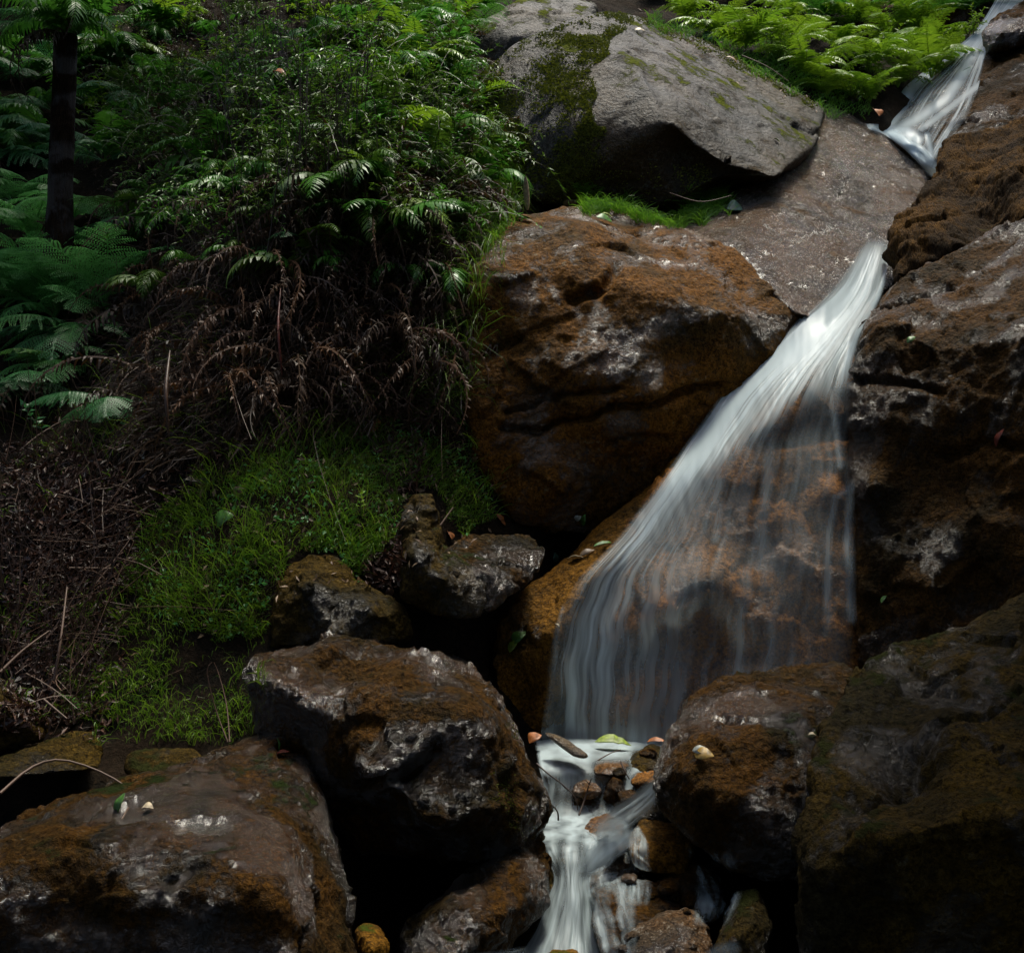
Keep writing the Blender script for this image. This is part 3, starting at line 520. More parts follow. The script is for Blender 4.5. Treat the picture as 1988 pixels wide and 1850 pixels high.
sheet('waterfall', UP, up_d, ['cascade', 'ramp'], ns=160, nt=220, off=.06, sm=8, label='narrow upper cascade sliding down at the top right corner')
FOOT = [[(1678, 240), (1715, 243), (1760, 262), (1800, 290), (1830, 330)], [(1684, 252), (1715, 262), (1755, 292), (1785, 322), (1810, 350)]]
sheet('stream', FOOT, lambda u, v, s, t: .95*np.clip(np.sin(np.pi*s), 0, 1)**.8*sstep(t, 0, .1)*(1-.5*sstep(t, .7, 1)), ['cascade', 'ramp'], ns=40, nt=100, off=.07, sm=8,
      label='white foam line at the foot of the upper cascade')
LOWL = [[(1036, 1437, 6.02), (1040, 1462, 5.8), (1046, 1490, 5.62), (1056, 1530, 5.56), (1044, 1580, 5.48), (1036, 1603, 5.34), (1046, 1640, 5.16), (1074, 1700, 5.04), (1060, 1745, 4.98), (1040, 1800, 4.9), (1006, 1860, 4.78), (975, 1960, 4.6)],
        [(1120, 1434, 6.0), (1115, 1462, 5.78), (1105, 1490, 5.6), (1105, 1530, 5.54), (1100, 1578, 5.46), (1096, 1600, 5.32), (1094, 1640, 5.12), (1100, 1700, 5.0), (1094, 1745, 4.92), (1080, 1800, 4.84), (1062, 1860, 4.72), (1050, 1960, 4.5)],
        [(1210, 1438, 6.0), (1200, 1464, 5.78), (1190, 1492, 5.6), (1190, 1532, 5.54), (1190, 1576, 5.46), (1170, 1600, 5.32), (1148, 1640, 5.12), (1124, 1700, 5.0), (1126, 1745, 4.92), (1122, 1800, 4.84), (1120, 1860, 4.72), (1125, 1960, 4.5)],
        [(1300, 1446, 6.0), (1300, 1470, 5.8), (1300, 1500, 5.6), (1296, 1532, 5.5), (1250, 1572, 5.46), (1222, 1602, 5.34), (1178, 1645, 5.16), (1150, 1700, 5.05), (1150, 1745, 4.98), (1156, 1800, 4.9), (1172, 1860, 4.78), (1200, 1960, 4.6)]]
def low_d(u, v, s, t):
    e = sstep(s, 0, .08)*sstep(1-s, 0, .10); st = streaks(s, t, 11, 4, 31, .5); cl = fbm(np.c_[u/38, v/17, u*0+3], 3, 41)
    vj = v+9*noise(np.c_[u/24, u*0, u*0+2], 91); pool1 = sstep(vj, 1428, 1446)*(1-sstep(v, 1490, 1512))*(.92+.5*cl)
    step1 = sstep(v, 1495, 1515)*(1-sstep(v, 1565, 1588))*(.52+.6*st)
    pool2 = sstep(v, 1566, 1590)*(1-sstep(v, 1640, 1680))*(.72+.6*cl)
    mid = sstep(v, 1630, 1670)*(1-sstep(v, 1690, 1730))*(.55+.5*st)
    ch = sstep(v, 1690, 1735)*(.66+.4*st)
    wash = glines(u, v, [([(1160, 1488), (1215, 1486)], 20, .9), ([(1192, 1512), (1192, 1535)], 16, 1), ([(1240, 1465), (1275, 1462)], 20, .9), ([(1240, 1508), (1270, 1505)], 14, .8), ([(1090, 1545), (1170, 1555)], 24, .7), ([(1160, 1595), (1180, 1615)], 18, .9), ([(1080, 1478), (1100, 1482)], 9, .5), ([(1150, 1690), (1190, 1680)], 14, .7), ([(1092, 1632), (1085, 1690)], 12, .65), ([(1128, 1640), (1135, 1690)], 14, .7)])
    g = glines(u, v, [([(1050, 1500), (1066, 1560), (1080, 1590)], 7, .6), ([(1288, 1520), (1240, 1560), (1180, 1592), (1120, 1600)], 13, .75)])
    return np.maximum(e*(pool1+step1+pool2+mid+ch)*np.clip(1-1.1*wash, 0, 1), g)
sheet('stream', LOWL, low_d, None, ns=200, nt=420, off=0.0, label='milky stream stepping down between the boulders to the bottom edge')
def ribbon(pl, w, amp, sd, label):
    w = [x*1.2 for x in w]
    pl = np.array(resample(pl, 9)); tg = np.gradient(pl[:, :2], axis=0); nn = np.stack([-tg[:, 1], tg[:, 0]], 1); nn /= np.linalg.norm(nn, axis=1)[:, None]
    ww = np.interp(np.linspace(0, 1, 9), np.linspace(0, 1, len(w)), w)[:, None]
    A, B = pl.copy(), pl.copy(); A[:, :2] += nn*ww/2; B[:, :2] -= nn*ww/2
    f = lambda u, v, s, t: amp*np.clip(np.sin(np.pi*s), 0, 1)**1.5*(1+.5*streaks(s, t, 5, 2, sd))*sstep(t, 0, .3)*(1-sstep(t, .65, 1))
    return sheet('stream', [A.tolist(), B.tolist()], f, None, ns=30, nt=70, off=0.0, label=label)
ribbon([(1298, 1500, 5.3), (1255, 1548, 5.28), (1200, 1588, 5.22), (1140, 1618, 5.16)], [30, 44, 50, 40], .95, 51, 'white tongue of water running diagonally off the brown boulder')
ribbon([(1240, 1610, 4.93), (1200, 1630, 4.92), (1165, 1655, 4.9), (1130, 1705, 4.9)], [30, 50, 55, 40], .95, 52, 'white tongue of water left of the golden topped block')
ribbon([(1225, 1598, 5.1), (1190, 1604, 5.1), (1150, 1622, 5.1)], [20, 34, 30], .7, 53, 'thin foam line above the golden topped block')
STN = ['s5', 's6', 's7', 's8', 's9', 's10', 's11', 's13', 's15', 'rb1', 'low', 'ground']
def drape(ls, amp, sd, label, fs=7, off=.012):
    def f(u, v, s, t):
        a, b = streaks(s, t, fs, 2.2, sd, .4), fbm(np.c_[u/30, v/26, u*0+sd], 3, sd)
        return amp*np.clip(.75+.9*a+.5*b, 0, 1.6)*sstep(s, 0, .3)*sstep(1-s, 0, .3)*sstep(t, 0, .12)*(1-sstep(t, .82, 1))
    sheet('stream', ls, f, STN, ns=90, nt=120, off=off, sm=2, label=label)
drape([[(1110, 1700), (1118, 1760), (1135, 1880)], [(1160, 1690), (1172, 1760), (1185, 1880)], [(1225, 1690), (1238, 1760), (1240, 1880)]], .42, 61, 'thin veil of water washing over the round dark red stone')
drape([[(1215, 1590), (1212, 1640), (1200, 1700), (1185, 1760)], [(1240, 1600), (1236, 1650), (1232, 1700), (1225, 1760)], [(1262, 1640), (1265, 1680), (1270, 1710), (1262, 1760)]], .42, 62, 'thin trickle running down the left side of the golden topped block')
drape([[(1325, 1640), (1345, 1690), (1345, 1740), (1340, 1800)], [(1372, 1650), (1390, 1700), (1395, 1745), (1375, 1800)], [(1420, 1650), (1440, 1700), (1440, 1745), (1410, 1800)]], .45, 63, 'dim water sliding through the channel under the brown boulder')
drape([[(1120, 1610), (1115, 1650), (1095, 1700)], [(1160, 1612), (1160, 1650), (1140, 1700)], [(1222, 1605), (1215, 1650), (1195, 1700)]], .6, 64, 'milky water spreading between the rusty stone and the golden topped block')
ribbon([(1440, 1835, 4.2), (1400, 1850, 4.18), (1360, 1880, 4.15)], [20, 40, 40], .35, 56, 'dim water at the bottom edge between the grey stone and the lower right boulder')
ribbon([(1030, 1848, 4.6), (980, 1856, 4.3), (900, 1866, 4.2)], [26, 26, 26], .3, 57, 'dim blue water under the wedged boulder at the bottom edge')
print('water', round(time.time()-T0, 1))
# ---------------------------------------------------------------- plants
def leaf_mat(name, col, col2, rough=.4, trans=.35, spec=.5, obj=True):
    t = NT(name); gi = t.n('ShaderNodeNewGeometry'); oi = t.n('ShaderNodeObjectInfo')
    r = gi.outputs['Random Per Island']
    f = t.math('ADD', t.math('MULTIPLY', r, .5), t.math('MULTIPLY', oi.outputs['Random'], .5)) if obj else r
    c = t.mix(f, col, col2)
    d = t.n('ShaderNodeBsdfPrincipled', {'Base Color': c, 'Roughness': rough, 'Specular IOR Level': spec})
    tr = t.n('ShaderNodeBsdfTranslucent', {'Color': c})
    m = t.n('ShaderNodeMixShader', {0: trans}); t.t.links.new(d.outputs[0], m.inputs[1]); t.t.links.new(tr.outputs[0], m.inputs[2])
    t.t.links.new(m.outputs[0], t.out.inputs[0]); return t.m
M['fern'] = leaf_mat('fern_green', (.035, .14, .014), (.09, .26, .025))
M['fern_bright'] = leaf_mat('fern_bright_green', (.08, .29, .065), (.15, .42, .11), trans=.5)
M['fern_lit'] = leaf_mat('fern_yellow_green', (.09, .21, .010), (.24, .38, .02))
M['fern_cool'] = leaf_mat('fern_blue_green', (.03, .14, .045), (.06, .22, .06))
M['gloss'] = leaf_mat('glossy_leaf', (.035, .10, .010), (.11, .2, .02), rough=.46, spec=.5, trans=.25)
M['dead'] = leaf_mat('dead_frond', (.016, .009, .004), (.075, .038, .014), rough=.6, trans=.2)
M['dead_warm'] = leaf_mat('rusty_dead_frond', (.03, .013, .004), (.13, .058, .02), rough=.6, trans=.2)
M['dead_pale'] = leaf_mat('dry_leaf', (.10, .055, .028), (.28, .19, .11), rough=.6, trans=.2, obj=False)
M['litter'] = leaf_mat('leaf_litter', (.018, .009, .005), (.10, .04, .02), rough=.5, trans=.1, obj=False)
M['grass'] = leaf_mat('grass_blade', (.06, .15, .010), (.20, .33, .02), rough=.45, trans=.35, obj=False)
M['grass_bright'] = leaf_mat('bright_grass_blade', (.08, .22, .015), (.16, .34, .025), rough=.45, trans=.35, obj=False)
M['moss'] = leaf_mat('moss_tuft', (.05, .07, .006), (.2, .22, .015), rough=.8, trans=.2, obj=False)
M['stem'] = leaf_mat('plant_stem', (.03, .025, .012), (.07, .06, .025), rough=.6, trans=0)
M['darkstem'] = leaf_mat('dark_stem', (.012, .008, .005), (.05, .025, .014), rough=.55, trans=0, obj=False)
M['twig'] = leaf_mat('dry_twig', (.035, .017, .009), (.13, .07, .04), rough=.6, trans=0, obj=False)
M['bark'] = rock_mat('fibrous_bark', base=(.012, .008, .005), brown=(.03, .017, .009), grey=(.04, .032, .024), brown_at=.5, grey_at=.62, moss_at=.95, rlo=.6, rhi=.9, bump=1.0, stretch=(3, 3, .4), scale=1.5)
M['greenbark'] = rock_mat('mossy_bark', base=(.03, .06, .012), brown=(.05, .10, .02), grey=(.1, .1, .06), brown_at=.5, grey_at=.68, moss_at=.7, moss=(.05, .12, .02), rlo=.7, rhi=.9, bump=1.0, stretch=(2, 2, .4))
class Acc:
    def __init__(s): s.c = []; s.f = []; s.n = 0
    def add(s, co, f):
        s.c.append(np.asarray(co, float)); s.f.append(np.asarray(f)+s.n); s.n += len(co)
    def mesh(s, name, mat, smooth=False): return mesh_np(name, np.concatenate(s.c), np.concatenate(s.f), mat, smooth=smooth)
def tube(acc, pts, r0, r1, k=4):
    pts = np.array(pts, float); n = len(pts); tg = np.gradient(pts, axis=0); tg /= np.linalg.norm(tg, axis=1)[:, None]+1e-9
    a = np.cross(tg, [.3, .2, .93]); a /= np.linalg.norm(a, axis=1)[:, None]+1e-9; b = np.cross(tg, a)
    r = np.linspace(r0, r1, n)[:, None]; co = []
    for j in range(k):
        th = 2*math.pi*j/k; co.append(pts+r*(math.cos(th)*a+math.sin(th)*b))
    co = np.stack(co, 1).reshape(-1, 3); f = []
    for i in range(n-1):
        for j in range(k):
            f.append((i*k+j, i*k+(j+1) % k, (i+1)*k+(j+1) % k, (i+1)*k+j))
    acc.add(co, f)
def leafquad(acc, p, d, nrm, L, w, fold=.25):
    """pointed leaf: two quads folded along the midrib"""
    d = d/np.linalg.norm(d); s = np.cross(d, nrm); s /= np.linalg.norm(s)+1e-9; nn = np.cross(s, d)
    m1 = p+d*L*.45; t = p+d*L-nn*L*.08; q = p+d*L*.33
    a = q+s*w/2+nn*w*fold; b = q-s*w/2+nn*w*fold
    acc.add([p, a, t, m1, b], [(0, 1, 2, 3), (0, 3, 2, 4)])
def frond(kind, rng, L=1.0, th0=60, bend=95, npin=22, wide=.36, droop=.25, curl=0.0, drop=0.06):
    acc = Acc(); n = npin+4; t = np.linspace(0, 1, n); th = np.radians(th0-bend*t**1.15)
    sw = rng.normal(0, .12)
    step = L/(n-1); y = np.r_[0, np.cumsum(np.cos(th[:-1])*step)]; z = np.r_[0, np.cumsum(np.sin(th[:-1])*step)]; x = sw*t**2*L
    ctr = np.c_[x, y, z]; tube(acc, ctr[::2] if n % 2 else ctr, .010*L, .003*L, 3)
    tg = np.gradient(ctr, axis=0); tg /= np.linalg.norm(tg, axis=1)[:, None]
    for i in range(3, n):
        ti = (i-3)/(n-3); prof = (math.sin(math.pi*min(1, (ti*.86+.14))**.75))**.8 if ti < .999 else .05
        Lp = L*wide*max(.05, prof)*rng.uniform(.85, 1.08)
        T = tg[i]; N = np.cross([1, 0, 0], T); N /= np.linalg.norm(N)
        for sgn in (-1, 1):
            if rng.random() < drop: continue
            Lp = Lp*rng.uniform(.9, 1.08)
            a = math.radians(rng.uniform(12, 28)+25*ti); D = np.array([sgn, 0, 0])*math.cos(a)+T*math.sin(a)
            if kind == 'simple':        # narrow undivided pinnae
                m = 3; p = ctr[i].copy(); d = D.copy(); pts = [p.copy()]
                for k in range(m):
                    d = d+np.array([rng.normal(0, .08), rng.normal(0, .08), -droop*(k+1)*.35])+N*rng.normal(0, curl); d /= np.linalg.norm(d); p = p+d*Lp/m; pts.append(p.copy())
                pts = np.array(pts); wv = np.array([.55, 1, .7, .05])*Lp*.085+.0015; S = T*1.0
                co = np.concatenate([pts+S*wv[:, None], pts-S*wv[:, None]]); f = [(k, k+1, k+5, k+4) for k in range(m)]
                acc.add(co, f)
            else:                       # pinnae cut into pinnules
                m = max(4, int(13*Lp/(L*wide)+2)); p = ctr[i].copy(); d = D.copy()
                for k in range(m):
                    d = d+np.array([0, 0, -droop*.16]); d /= np.linalg.norm(d); q = p+d*Lp/m
                    tk = k/m; l2 = L/n*.95*(1-tk*.75)*rng.uniform(.8, 1.15); w2 = Lp/m*.34
                    sd = np.cross(N, d); sd /= np.linalg.norm(sd)
                    for g in (-1, 1):
                        e = sd*g+d*.45; e /= np.linalg.norm(e); b0 = p; tip = b0+e*l2+np.array([0, 0, -l2*.18])
                        acc.add([b0-d*w2*.5, b0+e*l2*.5-d*w2, tip, b0+e*l2*.45+d*w2], [(0, 1, 2, 3)])
                    p = q
                
    return acc
FR = {}
def mk(key, nvar, kind, mat, **kw):
    FR[key] = []
    for i in range(nvar):
        r = np.random.default_rng(hash_s(key)+i); k2 = dict(kw)
        k2['th0'] = kw['th0']+r.uniform(-14, 14); k2['bend'] = kw['bend']+r.uniform(-18, 18)
        FR[key].append(frond(kind, r, **k2).mesh('frond', M[mat]))
def hash_s(s): return sum(ord(c)*(i+3) for i, c in enumerate(s))
mk('bi', 5, 'bi', 'fern', th0=48, bend=85, npin=17, wide=.36, droop=.3)
mk('bibri', 4, 'bi', 'fern_bright', th0=50, bend=90, npin=17, wide=.38, droop=.3)
mk('bibig', 3, 'bi', 'fern_bright', th0=70, bend=80, npin=15, wide=.42, droop=.25)
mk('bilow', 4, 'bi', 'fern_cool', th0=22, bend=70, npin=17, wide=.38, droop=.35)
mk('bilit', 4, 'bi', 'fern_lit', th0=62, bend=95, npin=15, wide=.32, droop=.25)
mk('sim', 5, 'simple', 'fern', th0=60, bend=110, npin=26, wide=.27, droop=.3)
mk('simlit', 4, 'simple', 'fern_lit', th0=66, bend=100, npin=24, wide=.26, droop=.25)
mk('simgloss', 4, 'simple', 'gloss', th0=55, bend=120, npin=26, wide=.26, droop=.35)
mk('hang', 5, 'simple', 'fern', th0=78, bend=165, npin=28, wide=.24, droop=.5)
mk('hanggloss', 4, 'simple', 'gloss', th0=80, bend=150, npin=28, wide=.22, droop=.5)
mk('deadhang', 6, 'simple', 'dead', th0=35, bend=150, npin=24, wide=.12, droop=2.2, curl=1.0, drop=.4)
mk('deadthin', 6, 'simple', 'dead_warm', th0=20, bend=120, npin=34, wide=.09, droop=1.6, curl=1.1, drop=.35)
mk('dead', 6, 'simple', 'dead', th0=10, bend=110, npin=22, wide=.17, droop=1.6, curl=.8, drop=.35)
COUNT = {}
def fern(u, v, kinds, n, L, label, group=None, face=180, spread=110, dead=0, pos=None, lift=0.0, cat='fern', rng=random, wild=12):
    h = pos or hit(u, v)
    if h is None: return None
    p, nr = h; e = bpy.data.objects.new('fern', None); COL.objects.link(e); e.location = p+nr*.01+Vector((0, 0, lift)); e.empty_display_size = .1
    tag(e, label, cat, group)
    for i in range(n):
        az = face+(-spread+2*spread*(i+.5)/n)+rng.uniform(-14, 14)
        k = rng.choice(kinds); f = bpy.data.objects.new('frond', rng.choice(FR[k])); COL.objects.link(f); f.parent = e
        s = L*rng.uniform(.75, 1.15); f.scale = (s, s, s); f.rotation_euler = (R(rng.uniform(-wild, wild)), R(rng.uniform(-wild, wild)), R(az))
    for i in range(dead):
        az = face+rng.uniform(-80, 80); f = bpy.data.objects.new('dead_frond', rng.choice(FR['dead'])); COL.objects.link(f); f.parent = e
        s = L*rng.uniform(.8, 1.4); f.scale = (s, s, s); f.rotation_euler = (R(rng.uniform(-30, 0)), R(rng.uniform(-20, 20)), R(az))
    return e
# --- leafy shrubs: arching stems with narrow leaves
SH = {}
def mk_shrub(key, nvar, mat, nst, ll, lw, H):
    SH[key] = []
    for i in range(nvar):
        r = np.random.default_rng(hash_s(key)*7+i); st = Acc(); lf = Acc()
        for s in range(nst):
            az = r.uniform(0, 6.28); lean = r.uniform(.15, .9); h = H*r.uniform(.5, 1); m = 9; p = np.array([r.normal(0, .03), r.normal(0, .03), 0]); pts = [p.copy()]; d = np.array([math.cos(az)*lean*.4, math.sin(az)*lean*.4, 1.0])
            for k in range(m):
                d = d+np.array([math.cos(az)*lean*.2+r.normal(0, .12), math.sin(az)*lean*.2+r.normal(0, .12), -.09*k*lean]); d /= np.linalg.norm(d); p = p+d*h/m; pts.append(p.copy())
                if k > 1:
                    for g in range(4):
                        a2 = r.uniform(0, 6.28); dd = np.array([math.cos(a2), math.sin(a2), r.uniform(-.6, .5)])+d*.5
                        leafquad(lf, p-d*h/m*r.uniform(0, 1), dd, np.array([r.normal(0, .3), r.normal(0, .3), 1]), ll*r.uniform(.6, 1.2), lw*r.uniform(.7, 1.2))
            tube(st, pts, .004, .0015, 3)
        SH[key].append((st.mesh('stem', M['stem']), lf.mesh('foliage', M[mat])))
mk_shrub('narrow', 4, 'gloss', 16, .075, .016, .55)
mk_shrub('broad', 3, 'fern', 12, .06, .026, .4)
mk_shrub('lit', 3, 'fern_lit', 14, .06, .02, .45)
mk_shrub('tiny', 4, 'gloss', 22, .04, .012, .5)
mk_shrub('tall', 4, 'gloss', 14, .06, .014, 1.0)
mk_shrub('tallg', 3, 'fern', 12, .055, .016, 1.0)
mk_shrub('dry', 3, 'dead', 18, .07, .014, .55)
def shrub(u, v, key, s, label, group=None, tilt=0, pos=None):
    h = pos or hit(u, v)
    if h is None: return
    p, nr = h; st, lf = random.choice(SH[key]); e = bpy.data.objects.new('shrub', None); COL.objects.link(e); e.location = p
    e.rotation_euler = (R(tilt), 0, 0); tag(e, label, 'shrub', group); a = random.uniform(0, 6.28)
    for nm, me in (('stem', st), ('foliage', lf)):
        o = bpy.data.objects.new(nm, me); COL.objects.link(o); o.parent = e; o.scale = (s, s, s); o.rotation_euler = (0, 0, a)
# --- uncountable stuff scattered on the surfaces
def scatter(poly, n, rng, maxd=30, keys=None):
    us = [p[0] for p in poly]; vs = [p[1] for p in poly]; out = []; k = 0
    tree = bvh(keys) if keys else ALL
    while len(out) < n and k < n*4:
        m = n; u = rng.uniform(min(us), max(us), m); v = rng.uniform(min(vs), max(vs), m); wq = np.c_[u/55, v/55, u*0+len(poly)]; ok = in_poly(u+24*fbm(wq, 3, 5), v+24*fbm(wq+40, 3, 6), poly); k += m
        for a, b in zip(u[ok], v[ok]):
            h = hit(a, b, tree)
            if h and h[0].y < maxd: out.append((np.array(h[0]), np.array(h[1])))
            if len(out) >= n: break
    return out
def blades(name, poly, n, L, w, mat, label, seed, lean=.5, clump=.0, up=1.0, keys=None, parent=None, droop=.6, cat=None, curl=.0):
    rng = np.random.default_rng(seed); pts = scatter(poly, n, rng, keys=keys)
    p = np.array([a for a, b in pts]); nr = np.array([b for a, b in pts]); m = len(p)
    if clump:
        q = noise(p*3.2, seed)+.6*noise(p*9, seed+1); keep = q > rng.normal(clump, .22, m); p, nr = p[keep], nr[keep]; m = len(p)
    az = rng.uniform(0, 6.28, m); hor = np.c_[np.cos(az), np.sin(az), np.zeros(m)]
    d = nr*.6+np.array([0, 0, up])+hor*lean*rng.uniform(.2, 1.3, (m, 1)); d /= np.linalg.norm(d, axis=1)[:, None]
    LL = rng.uniform(*L, m)[:, None]*(1+.35*noise(p*4, seed+3))[:, None]; ww = rng.uniform(*w, m)[:, None]
    s = np.cross(d, np.c_[np.cos(az+1), np.sin(az+1), np.zeros(m)+.2]); s /= np.linalg.norm(s, axis=1)[:, None]
    c0 = p-nr*.004; c1 = c0+d*LL*.4; d2 = d+np.array([0, 0, -droop])*rng.uniform(.3, 1.2, (m, 1))+hor*.25+rng.normal(0, curl+1e-6, (m, 3)); d2 /= np.linalg.norm(d2, axis=1)[:, None]
    c2 = c1+d2*LL*.35; d3 = d2+np.array([0, 0, -droop])*rng.uniform(.3, 1.2, (m, 1))+rng.normal(0, curl+1e-6, (m, 3)); d3 /= np.linalg.norm(d3, axis=1)[:, None]; c3 = c2+d3*LL*.25
    co = np.stack([c0+s*ww*.4, c0-s*ww*.4, c1+s*ww*.5, c1-s*ww*.5, c2+s*ww*.4, c2-s*ww*.4, c3+s*ww*.06, c3-s*ww*.06], 1).reshape(-1, 3)
    b = np.arange(m)[:, None]*8; f = np.concatenate([b+np.array([[0, 1, 3, 2]]), b+np.array([[2, 3, 5, 4]]), b+np.array([[4, 5, 7, 6]])])
    me = mesh_np(name, co, f, M[mat], smooth=False)
    if parent:
        o = link(name, me); o.parent = parent; o.location = -parent.location; o['kind'] = 'stuff'
        co -= np.array(parent.location); me.vertices.foreach_set('co', co.astype(np.float32).ravel()); o.location = (0, 0, 0); me.update()
        return o
    o = link(name, me); tag(o, label, cat or name, kind='stuff'); return o
def flatleaves(name, poly, n, L, ar, mat, label, seed, tilt=.5, cat=None, keys=None, clump=0):
    rng = np.random.default_rng(seed); pts = scatter(poly, n, rng, keys=keys); p = np.array([a for a, b in pts]); nr = np.array([b for a, b in pts]); m = len(p)
    if clump:
        q = noise(p*4, seed); keep = q > rng.normal(clump, .2, m); p, nr = p[keep], nr[keep]; m = len(p)
    nn = nr+rng.normal(0, tilt, (m, 3)); nn /= np.linalg.norm(nn, axis=1)[:, None]
    d = np.cross(nn, rng.normal(0, 1, (m, 3))); d /= np.linalg.norm(d, axis=1)[:, None]; s = np.cross(nn, d)
    LL = rng.uniform(*L, m)[:, None]; w = LL*ar*rng.uniform(.6, 1.3, (m, 1)); c = p+nr*rng.uniform(.002, .02, (m, 1))
    a = c-d*LL*.5; t = c+d*LL*.5-nn*LL*.12*rng.uniform(-1, 1.5, (m, 1)); e = c+s*w*.5+nn*w*.2; g = c-s*w*.5+nn*w*.2; mid = c+d*LL*.02
    co = np.stack([a, e, t, mid, g], 1).reshape(-1, 3); b = np.arange(m)[:, None]*5
    f = np.concatenate([b+np.array([[0, 1, 2, 3]]), b+np.array([[0, 3, 2, 4]])])
    o = link(name, mesh_np(name, co, f, M[mat], smooth=False)); tag(o, label, cat or 'leaves', kind='stuff'); return o
def sticks(name, poly, n, L, r, mat, label, seed, direction=(0, 0, 1), jit=.35, out=.05, cat='stems', bend=.25):
    rng = np.random.default_rng(seed); acc = Acc()
    for p, nr in scatter(poly, n, rng):
        d = np.array(direction, float)+rng.normal(0, jit, 3); d /= np.linalg.norm(d); l = rng.uniform(*L); q = p+nr*rng.uniform(0, out); bd = rng.normal(0, bend, 3)
        pts = [q+d*l*t+bd*l*(t*t) for t in np.linspace(0, 1, 5)]
        rr = rng.uniform(*r); tube(acc, pts, rr, rr*.5, 3)
    o = link(name, acc.mesh(name, M[mat])); tag(o, label, cat, kind='stuff'); return o

# ---- grass and moss
MOUND = [(240, 1150), (290, 1010), (420, 900), (520, 850), (640, 800), (740, 770), (900, 800), (930, 900), (965, 1010), (900, 1040), (860, 1010), (850, 950), (780, 955), (770, 1040), (700, 1120), (640, 1075), (560, 1085), (530, 1180), (510, 1240), (430, 1250), (340, 1215)]
blades('grass', MOUND, 6000, (.04, .11), (.0022, .0045), 'grass_bright', 'brighter lank grass drooping in patches over the mossy mound', 333, lean=.9, clump=.22, droop=.9)
blades('dead_grass', MOUND, 1600, (.05, .16), (.0015, .003), 'twig', 'straw coloured dead blades in the grass of the mound', 334, lean=1.1, droop=.5, cat='dead grass')
blades('grass', MOUND, 20000, (.02, .08), (.0022, .0045), 'grass', 'fine bright grass and moss covering the mound in the middle of the bank', 301, lean=.9, clump=.02, droop=.8)
blades('grass', MOUND, 1300, (.10, .22), (.002, .004), 'grass', 'longer grass blades standing out of the mossy mound', 302, lean=.5, clump=-.1, droop=.45)
blades('moss', MOUND, 16000, (.008, .02), (.003, .006), 'moss', 'low yellow green moss between the grass of the mound', 303, lean=1.5, clump=-.3)
blades('grass', [(150, 1180), (300, 1150), (520, 1180), (520, 1300), (490, 1440), (200, 1450), (120, 1400)], 4200, (.03, .12), (.002, .0045), 'grass', 'sparse dark grass hanging below the mossy mound', 304, lean=.7, clump=.02, droop=1.0)
blades('grass', [(1115, 365), (1180, 385), (1290, 395), (1420, 365), (1425, 410), (1340, 440), (1280, 445), (1200, 415), (1130, 412)], 4200, (.04, .13), (.003, .0055), 'grass_bright', 'bright green grass cushion under the tilted boulder', 305, lean=1.0, droop=.6, clump=-.5)
blades('grass', [(830, 300), (960, 300), (1010, 420), (960, 520), (900, 820), (820, 800)], 1100, (.15, .4), (.002, .004), 'grass', 'long thin grass blades hanging along the left side of the brown rock wall', 306, lean=.5, droop=1.2)
blades('grass', [(860, 300), (1000, 330), (1010, 420), (950, 500), (880, 480)], 1800, (.05, .12), (.003, .007), 'grass_bright', 'bright grass tuft beside the corner of the brown rock wall', 307, lean=.8, clump=0)
blades('grass', [(1255, 30), (1450, 80), (1690, 190), (1690, 240), (1600, 215), (1400, 110), (1250, 50)], 4000, (.03, .10), (.003, .006), 'grass_bright', 'grass fringe along the upper edge of the tilted boulder', 308, lean=.9, clump=-.2)
blades('grass', [(0, 860), (250, 860), (250, 1420), (0, 1420)], 2200, (.03, .12), (.003, .007), 'grass', 'small green weeds in the litter at the left edge', 335, lean=1.0, clump=.25, droop=.8)
blades('grass', [(0, 500), (250, 450), (500, 500), (880, 480), (880, 820), (300, 900), (0, 900)], 3000, (.06, .25), (.0015, .003), 'grass', 'thin stray grass among the dead bracken', 309, lean=.8, clump=.05, droop=.8)
blades('moss', [(1040, 20), (1190, -10), (1230, 40), (1160, 130), (1150, 220), (1190, 300), (1130, 420), (1000, 410), (900, 300), (900, 130), (1000, 90)], 60000, (.010, .026), (.006, .011), 'moss', None, 310, lean=1.6, clump=-.05, keys=['slab'], parent=ROCK['slab'])
blades('moss', [(1020, 300), (1400, 330), (1400, 410), (1040, 400)], 9000, (.012, .028), (.007, .012), 'moss', None, 311, lean=1.6, clump=.2, keys=['slab'], parent=ROCK['slab'])
blades('moss', [(880, 1480), (1000, 1400), (1040, 1470), (1060, 1580), (1030, 1650), (950, 1560), (860, 1540)], 7000, (.004, .012), (.003, .006), 'moss', None, 312, lean=1.6, clump=.25, keys=['mid'], parent=ROCK['mid'])
blades('moss', [(1160, 15), (1260, 20), (1420, 90), (1600, 200), (1590, 215), (1400, 115), (1250, 45), (1170, 40)], 9000, (.012, .028), (.007, .012), 'moss', None, 313, lean=1.5, clump=-.2, keys=['slab'], parent=ROCK['slab'])
flatleaves('weeds', MOUND, 2400, (.012, .035), .5, 'fern_bright', 'small leafy weeds and clover like herbs mixed into the mossy mound', 336, tilt=.7, clump=.15, cat='weeds')
